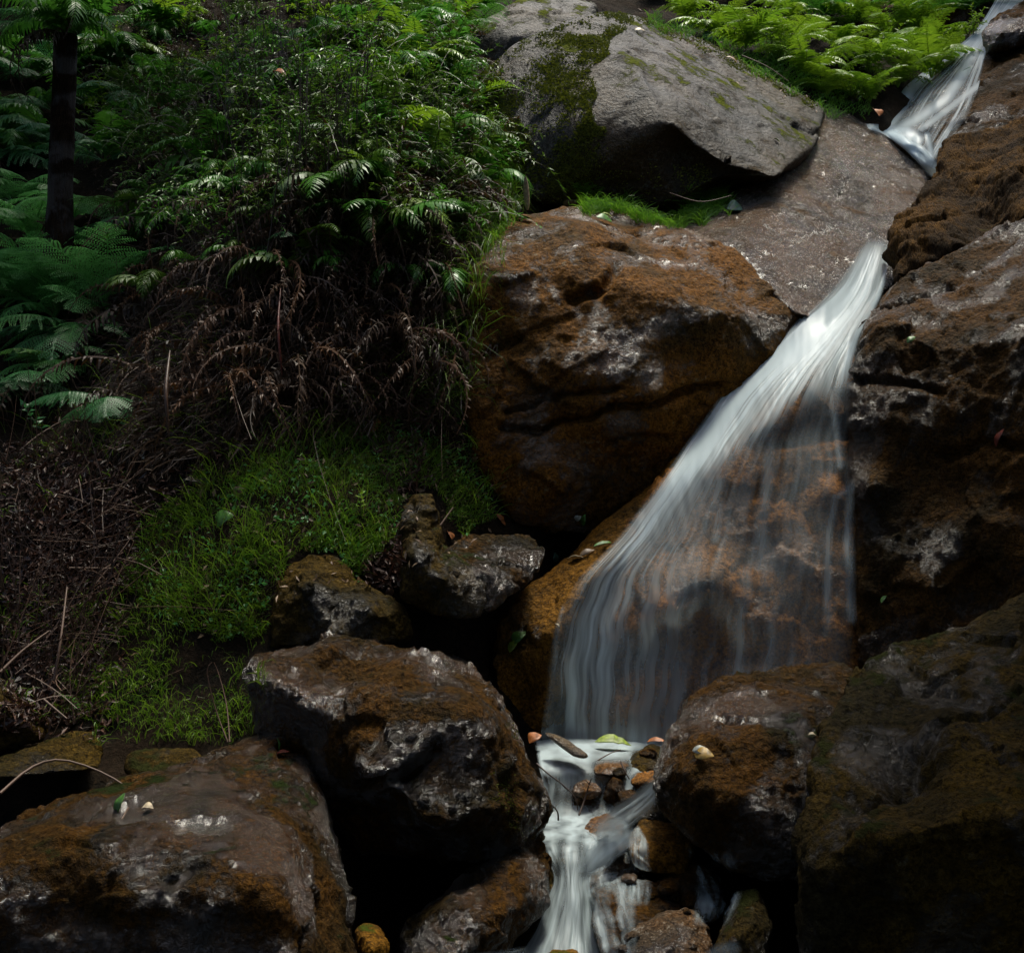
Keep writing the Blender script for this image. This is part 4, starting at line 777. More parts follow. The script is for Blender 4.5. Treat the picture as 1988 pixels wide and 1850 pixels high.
# ---- dead bracken and litter
DEADP = [(230, 440), (560, 380), (880, 420), (890, 560), (880, 830), (700, 800), (520, 860), (300, 900), (230, 820)]
blades('dead_bracken', DEADP, 5000, (.14, .34), (.003, .008), 'dead', 'long withered brown fronds trailing down the bank above the mound', 332, lean=.7, up=-.5, droop=1.0, curl=.35, clump=-.1, cat='dead bracken')
blades('dead_bracken', DEADP, 18000, (.05, .16), (.004, .011), 'dead', 'curtain of dead brown bracken hanging on the bank above the mound', 320, lean=.8, up=-.2, droop=.9, curl=.5, clump=-.35, cat='dead bracken')
blades('dead_bracken', [(420, 100), (880, 100), (900, 480), (420, 480)], 9000, (.04, .13), (.004, .009), 'dead', 'dead brown fronds among the green ferns of the upper bank', 321, lean=1.0, up=.1, droop=.8, curl=.5, clump=-.1, cat='dead bracken')
flatleaves('leaf_litter', [(0, 860), (230, 860), (280, 1000), (240, 1200), (180, 1400), (0, 1420)], 7000, (.02, .06), .3, 'litter', 'red brown fern litter on the shaded slope at the left edge', 322, tilt=.8, clump=-.4)
flatleaves('leaf_litter', [(230, 0), (950, 0), (900, 840), (500, 860), (200, 1100), (250, 1300), (200, 1450), (0, 1400)], 9000, (.02, .07), .25, 'litter', 'brown leaf litter covering the soil of the whole bank', 330, tilt=.9)
flatleaves('leaf_litter', [(200, 820), (900, 780), (980, 1040), (700, 1130), (200, 1300)], 420, (.02, .05), .35, 'dead_pale', 'scattered dry leaves on the mossy mound', 323, tilt=.5)
flatleaves('leaf_litter', [(690, 1110), (780, 1030), (785, 1150), (720, 1140)], 420, (.03, .08), .22, 'litter', 'heap of brown dead leaves beside the upright brown block', 324, tilt=.9)
flatleaves('leaf_litter', [(720, 850), (830, 850), (840, 960), (760, 960)], 300, (.03, .07), .22, 'litter', 'clump of withered brown leaves on top of the mound', 325, tilt=.9)
flatleaves('leaf_litter', [(1220, 10), (1330, 40), (1500, 110), (1620, 200), (1600, 240), (1450, 150), (1300, 70)], 240, (.02, .05), .3, 'dead_pale', 'pale dry leaves caught along the top of the tilted boulder', 326, tilt=.4)
sticks('dead_stems', [(0, 880), (240, 880), (240, 1250), (150, 1420), (0, 1420)], 260, (.15, .6), (.0015, .004), 'twig', 'thin dry fern stalks lying on the left slope', 327, direction=(.5, -.2, .6), jit=.5, out=.1)
sticks('dead_stems', [(430, 120), (720, 120), (760, 560), (430, 560)], 150, (.3, .8), (.002, .0045), 'darkstem', 'upright dark fern stalks in the upper bank', 328, direction=(0, -.15, 1), jit=.12, out=.15, bend=.1)
sticks('dead_stems', [(230, 500), (880, 480), (880, 840), (230, 840)], 200, (.15, .5), (.001, .0025), 'twig', 'tangle of thin dry stalks in the dead bracken', 329, direction=(0, -.1, .5), jit=.7, out=.15)
print('stuff', round(time.time()-T0, 1))
# ---- ferns, one by one, on the left
FEXP = [(110, 620, ['bibri', 'bibig'], 9, .6, 'bright fern between the large bright fern and the blue green one'),
        (60, 470, ['bibri'], 8, .55, 'light green fern just above the large bright fern at the left edge'),
        (70, 600, ['bibri', 'bibig'], 12, .66, 'large bright fern at the left edge, halfway up the picture'),
        (20, 560, ['bibri'], 9, .6, 'bright fern cut by the left edge beside the large bright fern'),
        (150, 660, ['bilow', 'bibri'], 12, .55, 'blue green fern with flat fronds below the large bright fern'),
        (205, 600, ['bibig'], 6, .66, 'fern with one tall upright pale green frond beside the dead bracken'),
        (30, 400, ['bibri'], 9, .6, 'soft green fern under the tree fern trunk at the left edge'),
        (140, 430, ['bibri'], 9, .55, 'green fern with a drooping brown tip right below the tree fern trunk'),
        (270, 440, ['bilow', 'bi'], 9, .5, 'hazy dark fern right of the tree fern trunk foot'),
        (90, 500, ['bilow'], 7, .45, 'dim fern in the hollow above the large bright fern'),
        (40, 760, ['bilow'], 8, .5, 'low fern reaching in at the left edge above the litter'),
        (225, 790, ['bilow'], 8, .45, 'low fern with a palm like spray of fronds beside the black hollow'),
        (110, 730, ['bibri', 'bi'], 7, .42, 'small leafy fern between the blue green fern and the litter'),
        (20, 290, ['bilow'], 8, .6, 'dark green fern behind the tree fern trunk at the left edge'),
        (565, 375, ['bilow'], 3, .3, 'small fern sprig hanging in the dark middle of the bank'),
        (560, 480, ['bilow'], 3, .32, 'pale drooping fern sprig below the small hanging sprig'),
        (225, 130, ['simgloss', 'sim'], 9, .65, 'big glossy fern arching out at the top left'),
        (330, 60, ['simlit', 'sim'], 8, .6, 'yellow green fern with striped fronds at the top left'),
        (700, 110, ['simgloss'], 8, .5, 'fern with shining white glints beside the rear grey boulder'),
        (800, 150, ['sim', 'simlit'], 9, .55, 'fishbone fern next to the pale grey boulder'),
        (880, 130, ['sim'], 7, .42, 'fern leaning against the left side of the tilted boulder')]
for u, v, k, n, L, lab in FEXP: fern(u, v, k, n, L, lab, dead=2)
def pois(poly, n, rmin, rng):
    us = [p[0] for p in poly]; vs = [p[1] for p in poly]; out = []
    for _ in range(n*40):
        u, v = rng.uniform(min(us), max(us)), rng.uniform(min(vs), max(vs))
        if in_poly(np.array([u]), np.array([v]), poly)[0] and all((u-a)**2+(v-b)**2 > rmin*rmin for a, b in out): out.append((u, v))
        if len(out) >= n: break
    return out
rg = random.Random(11)
BANK = [(150, -30), (560, -60), (880, -40), (910, 160), (960, 300), (920, 420), (850, 520), (500, 420), (300, 330), (180, 230)]
for u, v in pois(BANK, 40, 64, rg):
    random.seed(int(u*7+v)); kd = ['hanggloss', 'hang', 'sim', 'hang'] if u < 640 else ['hang', 'simlit', 'hanggloss', 'sim']
    fern(u, v, kd, rg.randint(3, 6), rg.uniform(.34, .62), 'green fern in the dense tangle of the upper left bank', 'ferns in the tangle of the upper bank', dead=rg.randint(1, 3), rng=random, spread=75, wild=26)
for u, v in pois(BANK, 150, 34, rg):
    if 400 < u < 680 and v > 90 and rg.random() < .6: continue
    k = rg.choice(['narrow', 'tiny', 'tiny', 'broad', 'dry', 'tiny', 'lit'])
    if v > 350: k = rg.choice(['dry', 'tiny', 'dry'])
    shrub(u, v+12, k, rg.uniform(.5, 1.05), 'leafy shrub with narrow shining leaves in the tangle of the upper left bank', 'shrubs in the tangle of the upper bank')
for u, v in pois([(240, 200), (560, 120), (900, 160), (950, 330), (880, 500), (300, 480)], 75, 36, rg):
    shrub(u, v+20, rg.choice(['tall', 'tallg', 'tall', 'dry']), rg.uniform(.55, .95), 'tall thin stemmed shrub standing upright in the dark middle of the left bank', 'tall thin shrubs in the middle of the bank')
for u, v in pois([(250, 380), (560, 330), (900, 380), (880, 600), (300, 600)], 20, 80, rg):
    fern(u, v, ['hang', 'dead', 'hanggloss'], rg.randint(4, 6), rg.uniform(.35, .55), 'half withered fern drooping over the brown part of the left bank', 'half withered ferns on the bank', dead=3, rng=rg)
for u, v in pois([(240, 400), (560, 330), (900, 360), (890, 700), (700, 770), (500, 800), (280, 760)], 50, 50, rg):
    fern(u, v, ['deadhang', 'deadthin', 'deadthin'], rg.randint(3, 5), rg.uniform(.4, .75), 'trailing dead frond cluster in the brown curtain below the green bank', 'trailing dead fronds of the brown curtain', spread=70, cat='dead fern', rng=rg)
for u, v in pois(DEADP, 6, 100, rg):
    e = fern(u, v, ['dead'], 5, rg.uniform(.3, .5), 'collapsed dead brown fern hanging on the bank above the mossy mound', 'dead ferns on the bank', dead=3, cat='dead fern', spread=80, rng=rg)
for u, v in pois([(640, 450), (880, 420), (900, 560), (760, 800), (640, 800)], 10, 70, rg):
    shrub(u, v, 'dry', rg.uniform(.5, .8), 'withered brown shrub hanging beside the brown rock wall', 'withered shrubs beside the rock wall')
TR = [(1250, -30), (1900, -30), (1880, 90), (1760, 200), (1690, 230), (1600, 190), (1420, 90), (1300, 45)]
for u, v in pois(TR, 34, 52, rg):
    far = v < 40
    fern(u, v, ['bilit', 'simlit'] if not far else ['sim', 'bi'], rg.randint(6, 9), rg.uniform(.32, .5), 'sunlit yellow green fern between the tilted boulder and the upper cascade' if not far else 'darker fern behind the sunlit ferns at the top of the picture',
         'sunlit ferns above the tilted boulder' if not far else 'dark ferns at the top edge', rng=rg)
for u, v in pois(TR, 24, 50, rg):
    shrub(u, v, 'lit', rg.uniform(.5, .9), 'small bright leafy shrub among the sunlit ferns above the tilted boulder', 'bright shrubs above the tilted boulder')
for u, v in pois([(60, -20), (260, -20), (260, 330), (160, 330)], 9, 60, rg):
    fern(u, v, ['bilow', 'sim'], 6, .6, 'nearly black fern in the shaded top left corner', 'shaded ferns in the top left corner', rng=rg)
for u, v in pois([(-40, 60), (90, 60), (90, 340), (-40, 340)], 9, 55, rg):
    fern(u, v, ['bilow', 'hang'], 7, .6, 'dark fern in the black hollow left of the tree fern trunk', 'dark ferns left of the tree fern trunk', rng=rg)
for u, v in pois([(760, -40), (1000, -60), (960, 60), (860, 110), (760, 80)], 9, 50, rg):
    fern(u, v, ['bi', 'sim'], 6, .5, 'dim fern in the gap between the upper bank and the pale grey boulder', 'ferns behind the pale grey boulder', rng=rg)
for u, v in pois([(1080, -60), (1330, -60), (1330, 20), (1200, 5), (1080, 0)], 7, 40, rg):
    fern(u, v-25, ['sim', 'bi'], 6, .42, 'dim fern showing over the top edge of the tilted boulder', 'ferns over the top of the tilted boulder', rng=rg)
# little plants
def sprig(u, v, H, n, ll, mat, label, cat='plant', keys=None, curve=.15, wd=.35, name='seedling'):
    h = hit(u, v, bvh(keys) if keys else None)
    if not h: return
    r = np.random.default_rng(int(u*3+v)); st = Acc(); lf = Acc(); p = np.zeros(3); pts = [p.copy()]; d = np.array([r.normal(0, .1), -.25, 1.0])
    for k in range(n):
        d = d+np.array([r.normal(0, curve), r.normal(0, curve), 0]); d /= np.linalg.norm(d); p = p+d*H/n; pts.append(p.copy())
        if k >= n//3:
            a = r.uniform(0, 6.28)
            for g in (0, math.pi): leafquad(lf, p, np.array([math.cos(a+g), math.sin(a+g)*.6-.2, .35]), np.array([0, -.5, 1]), ll*r.uniform(.7, 1.1), ll*wd)
    leafquad(lf, p, d, np.array([0, -1, .3]), ll, ll*wd)
    tube(st, pts, .003, .0015, 4); e = bpy.data.objects.new(name, None); COL.objects.link(e); e.location = h[0]; tag(e, label, cat)
    link('stem', st.mesh('stem', M['stem']), parent=e); link('foliage', lf.mesh('foliage', M[mat]), parent=e)
sprig(1315, 405, .27, 8, .06, 'fern', 'slender seedling standing in the grass cushion under the tilted boulder')
sprig(1350, 400, .12, 5, .04, 'fern_lit', 'short seedling right of the slender seedling under the tilted boulder')
sprig(655, 800, .12, 5, .055, 'fern_lit', 'small bright rosette at the top of the mossy mound', wd=.5)
sprig(820, 790, .14, 5, .065, 'fern', 'pale green star shaped seedling beside the brown rock wall')
sprig(890, 810, .10, 4, .04, 'fern_lit', 'tiny yellow green seedling beside the dark foot of the rock wall')
sprig(700, 1000, .10, 5, .035, 'fern_lit', 'tiny leafy weed on the right shoulder of the mound')
sprig(205, 850, .2, 7, .05, 'fern_cool', 'small broad leaved weed at the foot of the low fern', wd=.5)
sprig(90, 860, .22, 8, .06, 'fern_cool', 'broad leaved weed above the red brown litter', wd=.5)
sprig(150, 1400, .14, 9, .03, 'fern', 'small green weed beside the flat stone on the left', wd=.5)
# trees
def trunk(u0, v0, u1, v1, d0, d1, r0, r1, mat, label, seed):
    a, b = P(u0, v0, d0), P(u1, v1, d1); n, k = 70, 40; r = np.random.default_rng(seed); co = []
    t = np.linspace(0, 1, n); th = np.linspace(0, 2*math.pi, k, endpoint=False)
    T, H = np.meshgrid(t, th, indexing='ij'); c = a[None, None]*(1-T[..., None])+b[None, None]*T[..., None]
    rad = (r0*(1-T)+r1*T); base = np.stack([np.cos(H), np.sin(H), T*6], -1).reshape(-1, 3)
    rad = rad*(1+.12*fbm(base*np.array([2.5, 2.5, .8]), 3, seed).reshape(T.shape)+.25*np.exp(-T*9))
    co = c+np.stack([np.cos(H)*rad, np.sin(H)*rad, H*0], -1); co = co.reshape(-1, 3)
    ix = np.arange(n*k).reshape(n, k); f = np.stack([ix[:-1], np.roll(ix, -1, 1)[:-1], np.roll(ix, -1, 1)[1:], ix[1:]], -1).reshape(-1, 4)
    e = bpy.data.objects.new('tree', None); COL.objects.link(e); e.location = a; tag(e, label, 'tree')
    link('trunk', mesh_np('trunk', co-a, f, M[mat]), parent=e); return e, b-a
t1, top1 = trunk(112, 520, 128, 70, 8.3, 8.4, .08, .07, 'bark', 'shaggy dark tree fern trunk behind the ferns at the left edge', 5)
for i in range(16):
    dd = i > 10; f = bpy.data.objects.new('dead_frond' if dd else 'frond', random.choice(FR['deadhang' if dd else 'hang'])); COL.objects.link(f); f.parent = t1; f.location = top1
    f.scale = (random.uniform(.45, .8),)*3; f.rotation_euler = (R(random.uniform(-20, 5)), 0, R(i*33+80))
trunk(818, 140, 826, -400, 11.5, 11.6, .085, .075, 'greenbark', 'slim mossy green tree trunk at the top edge left of the grey boulders', 6)
trunk(868, 120, 850, -400, 12.0, 12.0, .09, .08, 'bark', 'black tree trunk at the top edge just right of the mossy green trunk', 7)
trunk(1395, 60, 1392, -400, 13, 13, .09, .08, 'bark', 'thin dark trunk behind the sunlit ferns at the top of the picture', 8)
trunk(1330, 40, 1322, -400, 13.4, 13.4, .07, .06, 'bark', 'second thin dark trunk left of the one behind the sunlit ferns', 9)
print('plants', round(time.time()-T0, 1), len(bpy.data.objects))
# ---------------------------------------------------------------- fallen leaves, twigs
def flat_mat(name, c, rough=.5):
    t = NT(name); pos = t.n('ShaderNodeTexCoord').outputs['Object']; n = t.noise(pos, 60, 4, .6)
    col = t.mix(t.ramp(n, .35, .7), tuple(x*.3 for x in c), tuple(x*.7 for x in c))
    s = t.n('ShaderNodeBsdfPrincipled', {'Base Color': col, 'Roughness': rough}); t.t.links.new(s.outputs[0], t.out.inputs[0]); return t.m
LC = {'green': (.10, .28, .03), 'yellow': (.55, .33, .05), 'cream': (.6, .5, .32), 'white': (.7, .72, .62), 'orange': (.5, .16, .03), 'red': (.22, .04, .02), 'brown': (.14, .07, .035), 'teal': (.08, .2, .13), 'tan': (.38, .25, .13), 'lime': (.3, .42, .03)}
for k, c in LC.items(): M['l_'+k] = flat_mat(k+'_leaf', c)
def leaf(u, v, L, w, col, ang, label, tilt=.25, keys=None, d=None, up=.008):
    if d: p, nr = Vector(P(u, v, d)), Vector((0, -.4, 1)).normalized()
    else:
        h = hit(u, v, bvh(keys) if keys else None)
        if not h: return
        p, nr = h
    L *= .85; r = np.random.default_rng(int(u+v*5)); n = 9; t = np.linspace(0, 1, n); wd = np.sin(math.pi*t**.8)**.9*w/2+.0006
    cx = (t-.5)*L; cz = .10*L*np.sin(math.pi*t)+.03*L*r.normal(0, 1, n)*t
    top = []
    for j, fz in ((-1, .22), (0, 0), (1, .22)): top.append(np.c_[cx, j*wd, cz+abs(j)*wd*fz*2])
    bot = [a-np.array([0, 0, .0009]) for a in top]; co = np.concatenate(top+bot); f = []
    for b, fl in ((0, 0), (3*n, 1)):
        for j in (0, 1):
            for i in range(n-1):
                q = (b+j*n+i, b+j*n+i+1, b+(j+1)*n+i+1, b+(j+1)*n+i); f.append(q[::-1] if fl else q)
    for i in range(n-1):
        f.append((i, 3*n+i, 3*n+i+1, i+1)); f.append((2*n+i, 2*n+i+1, 5*n+i+1, 5*n+i))
    me = mesh_np('leaf', co, f, M['l_'+col]); o = link('leaf', me, p+nr*up)
    z = (nr+Vector(r.normal(0, tilt, 3))).normalized(); view = Vector((math.cos(R(ang)), -.1, math.sin(R(ang)))); x = (view-z*view.dot(z)).normalized(); y = z.cross(x)
    o.rotation_euler = Matrix((x, y, z)).transposed().to_euler(); tag(o, label, 'leaf')
leaf(1368, 1470, .09, .05, 'yellow', -20, 'yellow leaf lying on the face of the brown boulder right of the pool')
leaf(1360, 1457, .07, .03, 'white', 5, 'pale wet leaf just above the yellow leaf on the brown boulder')
leaf(1578, 1430, .035, .022, 'cream', 0, 'tiny cream leaf in the notch between the two lower right boulders')
leaf(236, 1560, .085, .028, 'green', 80, 'curved bright green leaf on the lower left boulder')
leaf(288, 1573, .045, .04, 'cream', 10, 'small cream leaf beside the green leaf on the lower left boulder')
leaf(548, 1468, .07, .03, 'red', 40, 'curled red brown leaf on the top corner of the lower left boulder')
leaf(535, 1447, .06, .025, 'green', -30, 'dark green leaf above the curled red leaf on the lower left boulder')
leaf(1120, 1087, .10, .035, 'cream', 12, 'long cream leaf on the orange ledge beside the fall')
leaf(1140, 1075, .09, .03, 'tan', 30, 'tan leaf touching the long cream leaf on the ledge')
leaf(1172, 1060, .12, .02, 'green', 35, 'thin green leaf on the orange ledge nearest the water')
leaf(1133, 1008, .075, .035, 'green', 70, 'upright green leaf at the foot of the brown rock wall')
leaf(1122, 1004, .05, .03, 'white', 30, 'white leaf touching the upright green leaf')
leaf(1075, 1083, .06, .035, 'teal', 80, 'dull teal leaf at the tip of the wet grey wedge stone')
leaf(1172, 430, .13, .05, 'green', 12, 'bright green leaf lying on top of the brown rock wall')
leaf(1180, 424, .10, .03, 'lime', 25, 'lime leaf lying over the bright green leaf')
leaf(1108, 393, .12, .05, 'tan', 15, 'tan leaf on the rim of the brown rock wall')
leaf(1010, 1240, .10, .06, 'green', 60, 'green leaf lying at the bottom end of the orange ledge')
leaf(1000, 1255, .09, .04, 'lime', 70, 'yellowish leaf tucked under the green leaf at the end of the ledge')
leaf(1080, 1215, .03, .02, 'cream', 80, 'speck of a cream leaf near the left edge of the veil')
leaf(1769, 662, .06, .03, 'green', 40, 'small green leaf stuck on the dark right rock wall')
leaf(2397/2450*1988, 850, .10, .04, 'red', 40, 'dark red leaf near the right edge of the picture')
leaf(1718, 1165, .06, .02, 'green', 85, 'thin green leaf low on the dark right rock wall')
leaf(1427, 409, .12, .10, 'teal', 10, 'round teal leaf at the right end of the grass cushion')
leaf(1375, 75, .16, .09, 'teal', 60, 'teal leaf on the upper edge of the tilted boulder')
leaf(1425, 165, .13, .012, 'tan', -75, 'dry hooked stalk lying on the face of the tilted boulder')
leaf(1506, 275, .05, .03, 'lime', 80, 'tiny lime leaf near the lower end of the tilted boulder face')
leaf(1240, 62, .10, .03, 'cream', 20, 'cream leaf on the moss at the top corner of the tilted boulder')
leaf(1420, 120, .12, .04, 'tan', -25, 'tan leaf on the upper right edge of the tilted boulder')
leaf(925, 890, .08, .025, 'tan', 25, 'tan leaf at the right edge of the grass mound')
leaf(970, 1010, .09, .025, 'orange', -35, 'orange leaf between the mound and the brown rock wall')
leaf(468, 955, .10, .045, 'tan', 15, 'broad tan leaf lying on the mossy mound')
leaf(375, 935, .09, .035, 'cream', -20, 'pale leaf at the left side of the mossy mound')
leaf(280, 885, .07, .03, 'white', -60, 'white leaf in the dark hollow left of the mound')
leaf(730, 825, .12, .035, 'orange', 60, 'rusty leaf standing at the top of the mound')
leaf(440, 1012, .14, .09, 'green', 10, 'wide flat green leaf on the mossy mound', tilt=.1)
leaf(870, 1040, .08, .04, 'orange', 60, 'orange leaf beside the wedge stone')
leaf(755, 1150, .05, .04, 'brown', 20, 'round brown leaf in the gap left of the upright block')
leaf(1190, 1447, .19, .06, 'lime', 2, 'yellow green leaf half under the foam at the foot of the fall', d=5.86, tilt=.05)
leaf(1275, 1443, .10, .03, 'orange', -20, 'orange leaf leaning on the pale speckled stone', d=5.72)
leaf(1040, 1438, .08, .07, 'orange', 70, 'round orange leaf at the left corner of the pool', d=5.85)
leaf(2390/2450*1988-60, 145, .16, .07, 'teal', 50, 'pale leaf on the smooth brown boulder beside the upper cascade')
leaf(1700, 222, .12, .09, 'orange', 85, 'orange leaf above the foam line of the upper cascade', d=9.7)
leaf(836, 165, .24, .09, 'white', 40, 'bleached white leaf caught in the shining ferns', d=8.6)
leaf(1000, 405, .12, .05, 'white', 75, 'small pale leaf at the foot of the long pale blade')
leaf(1015, 430, .13, .06, 'green', 35, 'bright green leaf below the long pale blade')
leaf(545, 150, .30, .035, 'orange', -60, 'long rusty dead leaf in the upper tangle of the bank', d=7.6)
def blade(pts, w, col, label, name='blade'):
    pts = np.array([P(*p) for p in pts]); pts = resample(pts, 10); n = len(pts); t = np.linspace(0, 1, n); wd = (np.sin(math.pi*np.clip(t*.9+.08, 0, 1)))**.7*w/2+.0004
    base = pts[0].copy(); pts = pts-base; X = np.array([1, .2, 0])
    co = np.concatenate([pts+X*wd[:, None], pts+np.array([0, -.3, 0])*wd[:, None], pts-X*wd[:, None], pts+np.array([0, .002, 0])]); f = []
    for j in range(4):
        for i in range(n-1): f.append((j*n+i, j*n+i+1, ((j+1) % 4)*n+i+1, ((j+1) % 4)*n+i))
    o = link(name, mesh_np(name, co, f, M['l_'+col]), base); tag(o, label, 'leaf')
blade([(1024, 408, 7.3), (1022, 375, 7.28), (1020, 342, 7.25)], .032, 'cream', 'long pale blade standing upright left of the brown rock wall')
blade([(330, 680, 6.5), (322, 760, 6.3), (328, 850, 6.3)], .018, 'brown', 'long dull dead leaf hanging at the left of the dead bracken')
blade([(545, 560, 6.6), (540, 640, 6.4), (548, 730, 6.4)], .012, 'red', 'thin reddish dead stalk hanging in the middle of the bracken')
def twig(pts, r, label, mat='darkstem', side=()):
    pts = np.array([P(*p) for p in pts]); b = pts[0].copy(); acc = Acc(); q = resample(pts-b, 12); tube(acc, q, r, r*.5, 6)
    for i, dx, dz, l in side: tube(acc, [q[i], q[i]+np.array([dx, -.01, dz])*l*.5, q[i]+np.array([dx*1.1, 0, dz*.9])*l], r*.6, r*.3, 5)
    o = link('twig', acc.mesh('twig', M[mat], smooth=True), b); tag(o, label, 'twig')
twig([(1042, 1482, 5.45), (1062, 1500, 5.4), (1095, 1525, 5.38), (1118, 1550, 5.36), (1121, 1572, 5.36)], .004, 'bent dark twig lying from the large dark boulder into the stream', side=((5, .5, -.6, .06),))
twig([(1124, 1582, 5.3), (1134, 1555, 5.34), (1143, 1525, 5.36), (1148, 1512, 5.36)], .0045, 'knotty black twig rising out of the stream', side=((5, .7, .5, .04), (8, -.6, .6, .03)))
twig([(1084, 1592, 5.3), (1082, 1575, 5.3), (1070, 1560, 5.3)], .004, 'short black twig end above the middle pool')
twig([(1160, 1476, 5.68), (1185, 1462, 5.7), (1205, 1455, 5.72)], .003, 'thin brown twig across the low grey stone', 'twig')
twig([(1205, 1478, 5.55), (1212, 1495, 5.52), (1222, 1512, 5.5)], .004, 'tiny dark twig between the grey stone and the boulder')
twig([(0, 1540, 4.6), (60, 1490, 4.75), (120, 1475, 4.8), (200, 1500, 4.8), (265, 1540, 4.75)], .006, 'arched brown stick over the rim of the lower left boulder', 'twig')
twig([(228, 1605, 4.2), (248, 1570, 4.3), (268, 1535, 4.6)], .004, 'short pale stick on the lower left boulder', 'twig')
twig([(0, 1305, 5.3), (45, 1262, 5.4), (95, 1225, 5.5)], .007, 'brown stick slanting up at the left edge', 'twig')
twig([(105, 1320, 5.35), (118, 1240, 5.4), (130, 1140, 5.6)], .007, 'upright brown stick near the left edge', 'twig')
twig([(85, 1358, 5.2), (130, 1395, 5.15)], .006, 'short red stick beside the flat grey stone', 'twig')
twig([(442, 1440, 4.95), (418, 1375, 5.0), (402, 1305, 5.0), (412, 1285, 5.0)], .003, 'left one of two pale bent reeds standing above the lower left boulder', 'twig')
twig([(446, 1440, 4.95), (440, 1370, 5.05), (425, 1310, 5.1), (415, 1285, 5.1)], .003, 'right one of two pale bent reeds standing above the lower left boulder', 'twig')
twig([(855, 1020, 5.85), (880, 985, 5.9)], .005, 'straight dry stick leaning behind the upright block', 'twig')
twig([(1300, 375, 7.9), (1360, 392, 7.9), (1420, 380, 8.0)], .004, 'pale stalk over the grass cushion', 'twig')
twig([(1440, 108, 9.3), (1490, 130, 9.25), (1530, 158, 9.2)], .004, 'short pale root lying along the top of the tilted boulder', 'twig')
def driftwood(pts, w, th, label):
    pts = np.array([P(*p) for p in pts]); b = pts[0].copy(); q = resample(pts-b, 14); n, k = 14, 10; co = []
    for i in range(n):
        t = i/(n-1); r = math.sin(math.pi*(t*.88+.06))**.8
        for j in range(k):
            a = 2*math.pi*j/k; co.append(q[i]+np.array([math.cos(a)*.25*w, math.cos(a)*w*.6, math.sin(a)*th])*r)
    co = np.array(co); co = co+.003*np.stack([noise(co*60, 1), noise(co*60, 2), noise(co*60, 3)], 1); ix = np.arange(n*k).reshape(n, k)
    f = np.stack([ix[:-1], np.roll(ix, -1, 1)[:-1], np.roll(ix, -1, 1)[1:], ix[1:]], -1).reshape(-1, 4)
    o = link('driftwood', mesh_np('driftwood', co, f, M['driftwood']), b); tag(o, label, 'driftwood')
M['driftwood'] = rock_mat('wet_driftwood', base=(.09, .07, .05), brown=(.14, .10, .06), grey=(.2, .19, .16), brown_at=.5, grey_at=.6, moss_at=.95, bump=.3, scale=3)
driftwood([(1060, 1424, 5.72), (1090, 1440, 5.66), (1120, 1460, 5.6), (1140, 1468, 5.58)], .06, .022, 'wedge of grey driftwood sticking out of the foam at the foot of the fall')

pm = []
for i in range(5):
    bm = bmesh.new(); bmesh.ops.create_icosphere(bm, subdivisions=4, radius=1); c = np.array([v.co[:] for v in bm.verts]); r = np.random.default_rng(900+i)
    c2 = c*np.array([1, r.uniform(.7, .95), r.uniform(.45, .7)])*(1+.22*fbm(c*1.2, 3, 900+i)+.10*chisel(c*1.6, 910+i))[:, None]
    for v, q in zip(bm.verts, c2): v.co = q
    me = bpy.data.meshes.new('pebble'); bm.to_mesh(me); bm.free(); me.polygons.foreach_set('use_smooth', [True]*len(me.polygons)); me.materials.append(M[['stone', 'stone', 'dark', 'boulder', 'olive'][i]]); pm.append(me)
rp = random.Random(5); k = 0
for i in range(400):
    u, v = rp.uniform(1040, 1500), rp.uniform(1450, 1850); h = hit(u, v)
    if not h or h[1].z < .45 or k >= 36 or (u > 1270 and v < 1700) or (u < 1060 and v > 1600): continue
    k += 1; o = link('pebble', rp.choice(pm), h[0]); sz = rp.choice([.01, .015, .02, .028, .036]); o.scale = (sz,)*3; o.rotation_euler = (rp.uniform(-.4, .4), rp.uniform(-.4, .4), rp.uniform(0, 6.28))
    tag(o, 'wet pebble lying among the stones of the stream bed', 'pebble', 'pebbles in the stream bed')
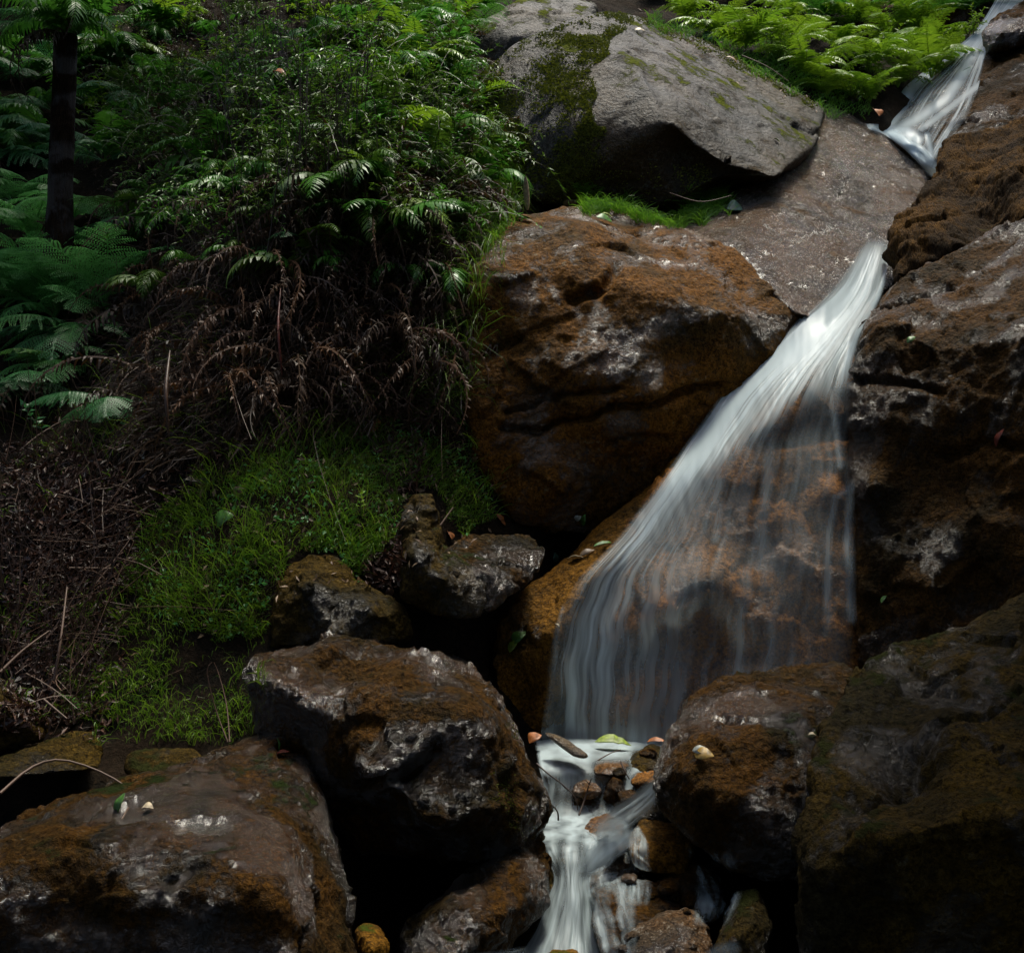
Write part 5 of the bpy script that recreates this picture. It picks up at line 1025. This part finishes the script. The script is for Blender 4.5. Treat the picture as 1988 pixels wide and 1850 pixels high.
# ---------------------------------------------------------------- unseen leaf masses added out of frame to shade the gully
M['canopy'] = leaf_mat('canopy_leaf', (.015, .04, .01), (.03, .07, .015), rough=.6, trans=.12, obj=False)
def canopy(name, blobs, size, label, seed):
    rng = np.random.default_rng(seed); P_, = [[]]
    for (c, r, n) in blobs:
        q = rng.normal(0, 1, (n, 3)); q /= np.linalg.norm(q, axis=1)[:, None]; q *= rng.uniform(.2, 1, (n, 1))**.4
        P_.append(np.array(c)+q*np.array(r))
    p = np.concatenate(P_); m = len(p); nn = rng.normal(0, 1, (m, 3)); nn /= np.linalg.norm(nn, axis=1)[:, None]
    d = np.cross(nn, rng.normal(0, 1, (m, 3))); d /= np.linalg.norm(d, axis=1)[:, None]; s = np.cross(nn, d); L = rng.uniform(*size, (m, 1))
    co = np.stack([p-d*L, p+s*L*.5, p+d*L, p-s*L*.5], 1).reshape(-1, 3); f = np.arange(m*4).reshape(-1, 4)
    o = link(name, mesh_np(name, co, f, M['canopy'], smooth=False)); tag(o, label, 'forest', kind='stuff')
SHADE_BLOBS = [((-7.8, 5, 7.5), (3.4, 7, 2.2), 3200), ((-7.5, 12, 9.5), (4, 4, 3), 3000), ((0, -3.5, 5), (8, 2.2, 4.5), 6500), ((1, 0.2, 6.2), (6, 2.6, 1.6), 4200), ((7.5, 4, 6.5), (3, 6, 3), 4200), ((7, 12, 10), (3, 5, 2.5), 2600), ((-3.5, 20, 15), (7, 3, 3.5), 1700),
          ((2.7, 5.1, 4.7), (1.5, 1.4, .6), 1000), ((-2.5, 4.7, 4.5), (1.3, 1.1, .6), 1000), ((-2.7, 7.0, 5.0), (1.1, .6, .5), 600), ((-4.4, 9.4, 6.6), (1.6, 1.2, .6), 900), ((-1.7, 9.3, 7.0), (1.0, .7, .5), 420), ((-2.7, 11, 7.8), (1.3, .8, .5), 600), ((-1.2, 10.8, 8.2), (.5, .5, .4), 160)]  # small blobs added above the view to darken the corner boulders and left bank
canopy('forest', SHADE_BLOBS, (.14, .3), 'unseen dark leaf masses added around and over the gully to shade it', 401)
print('total', round(time.time()-T0, 1), len(bpy.data.objects))
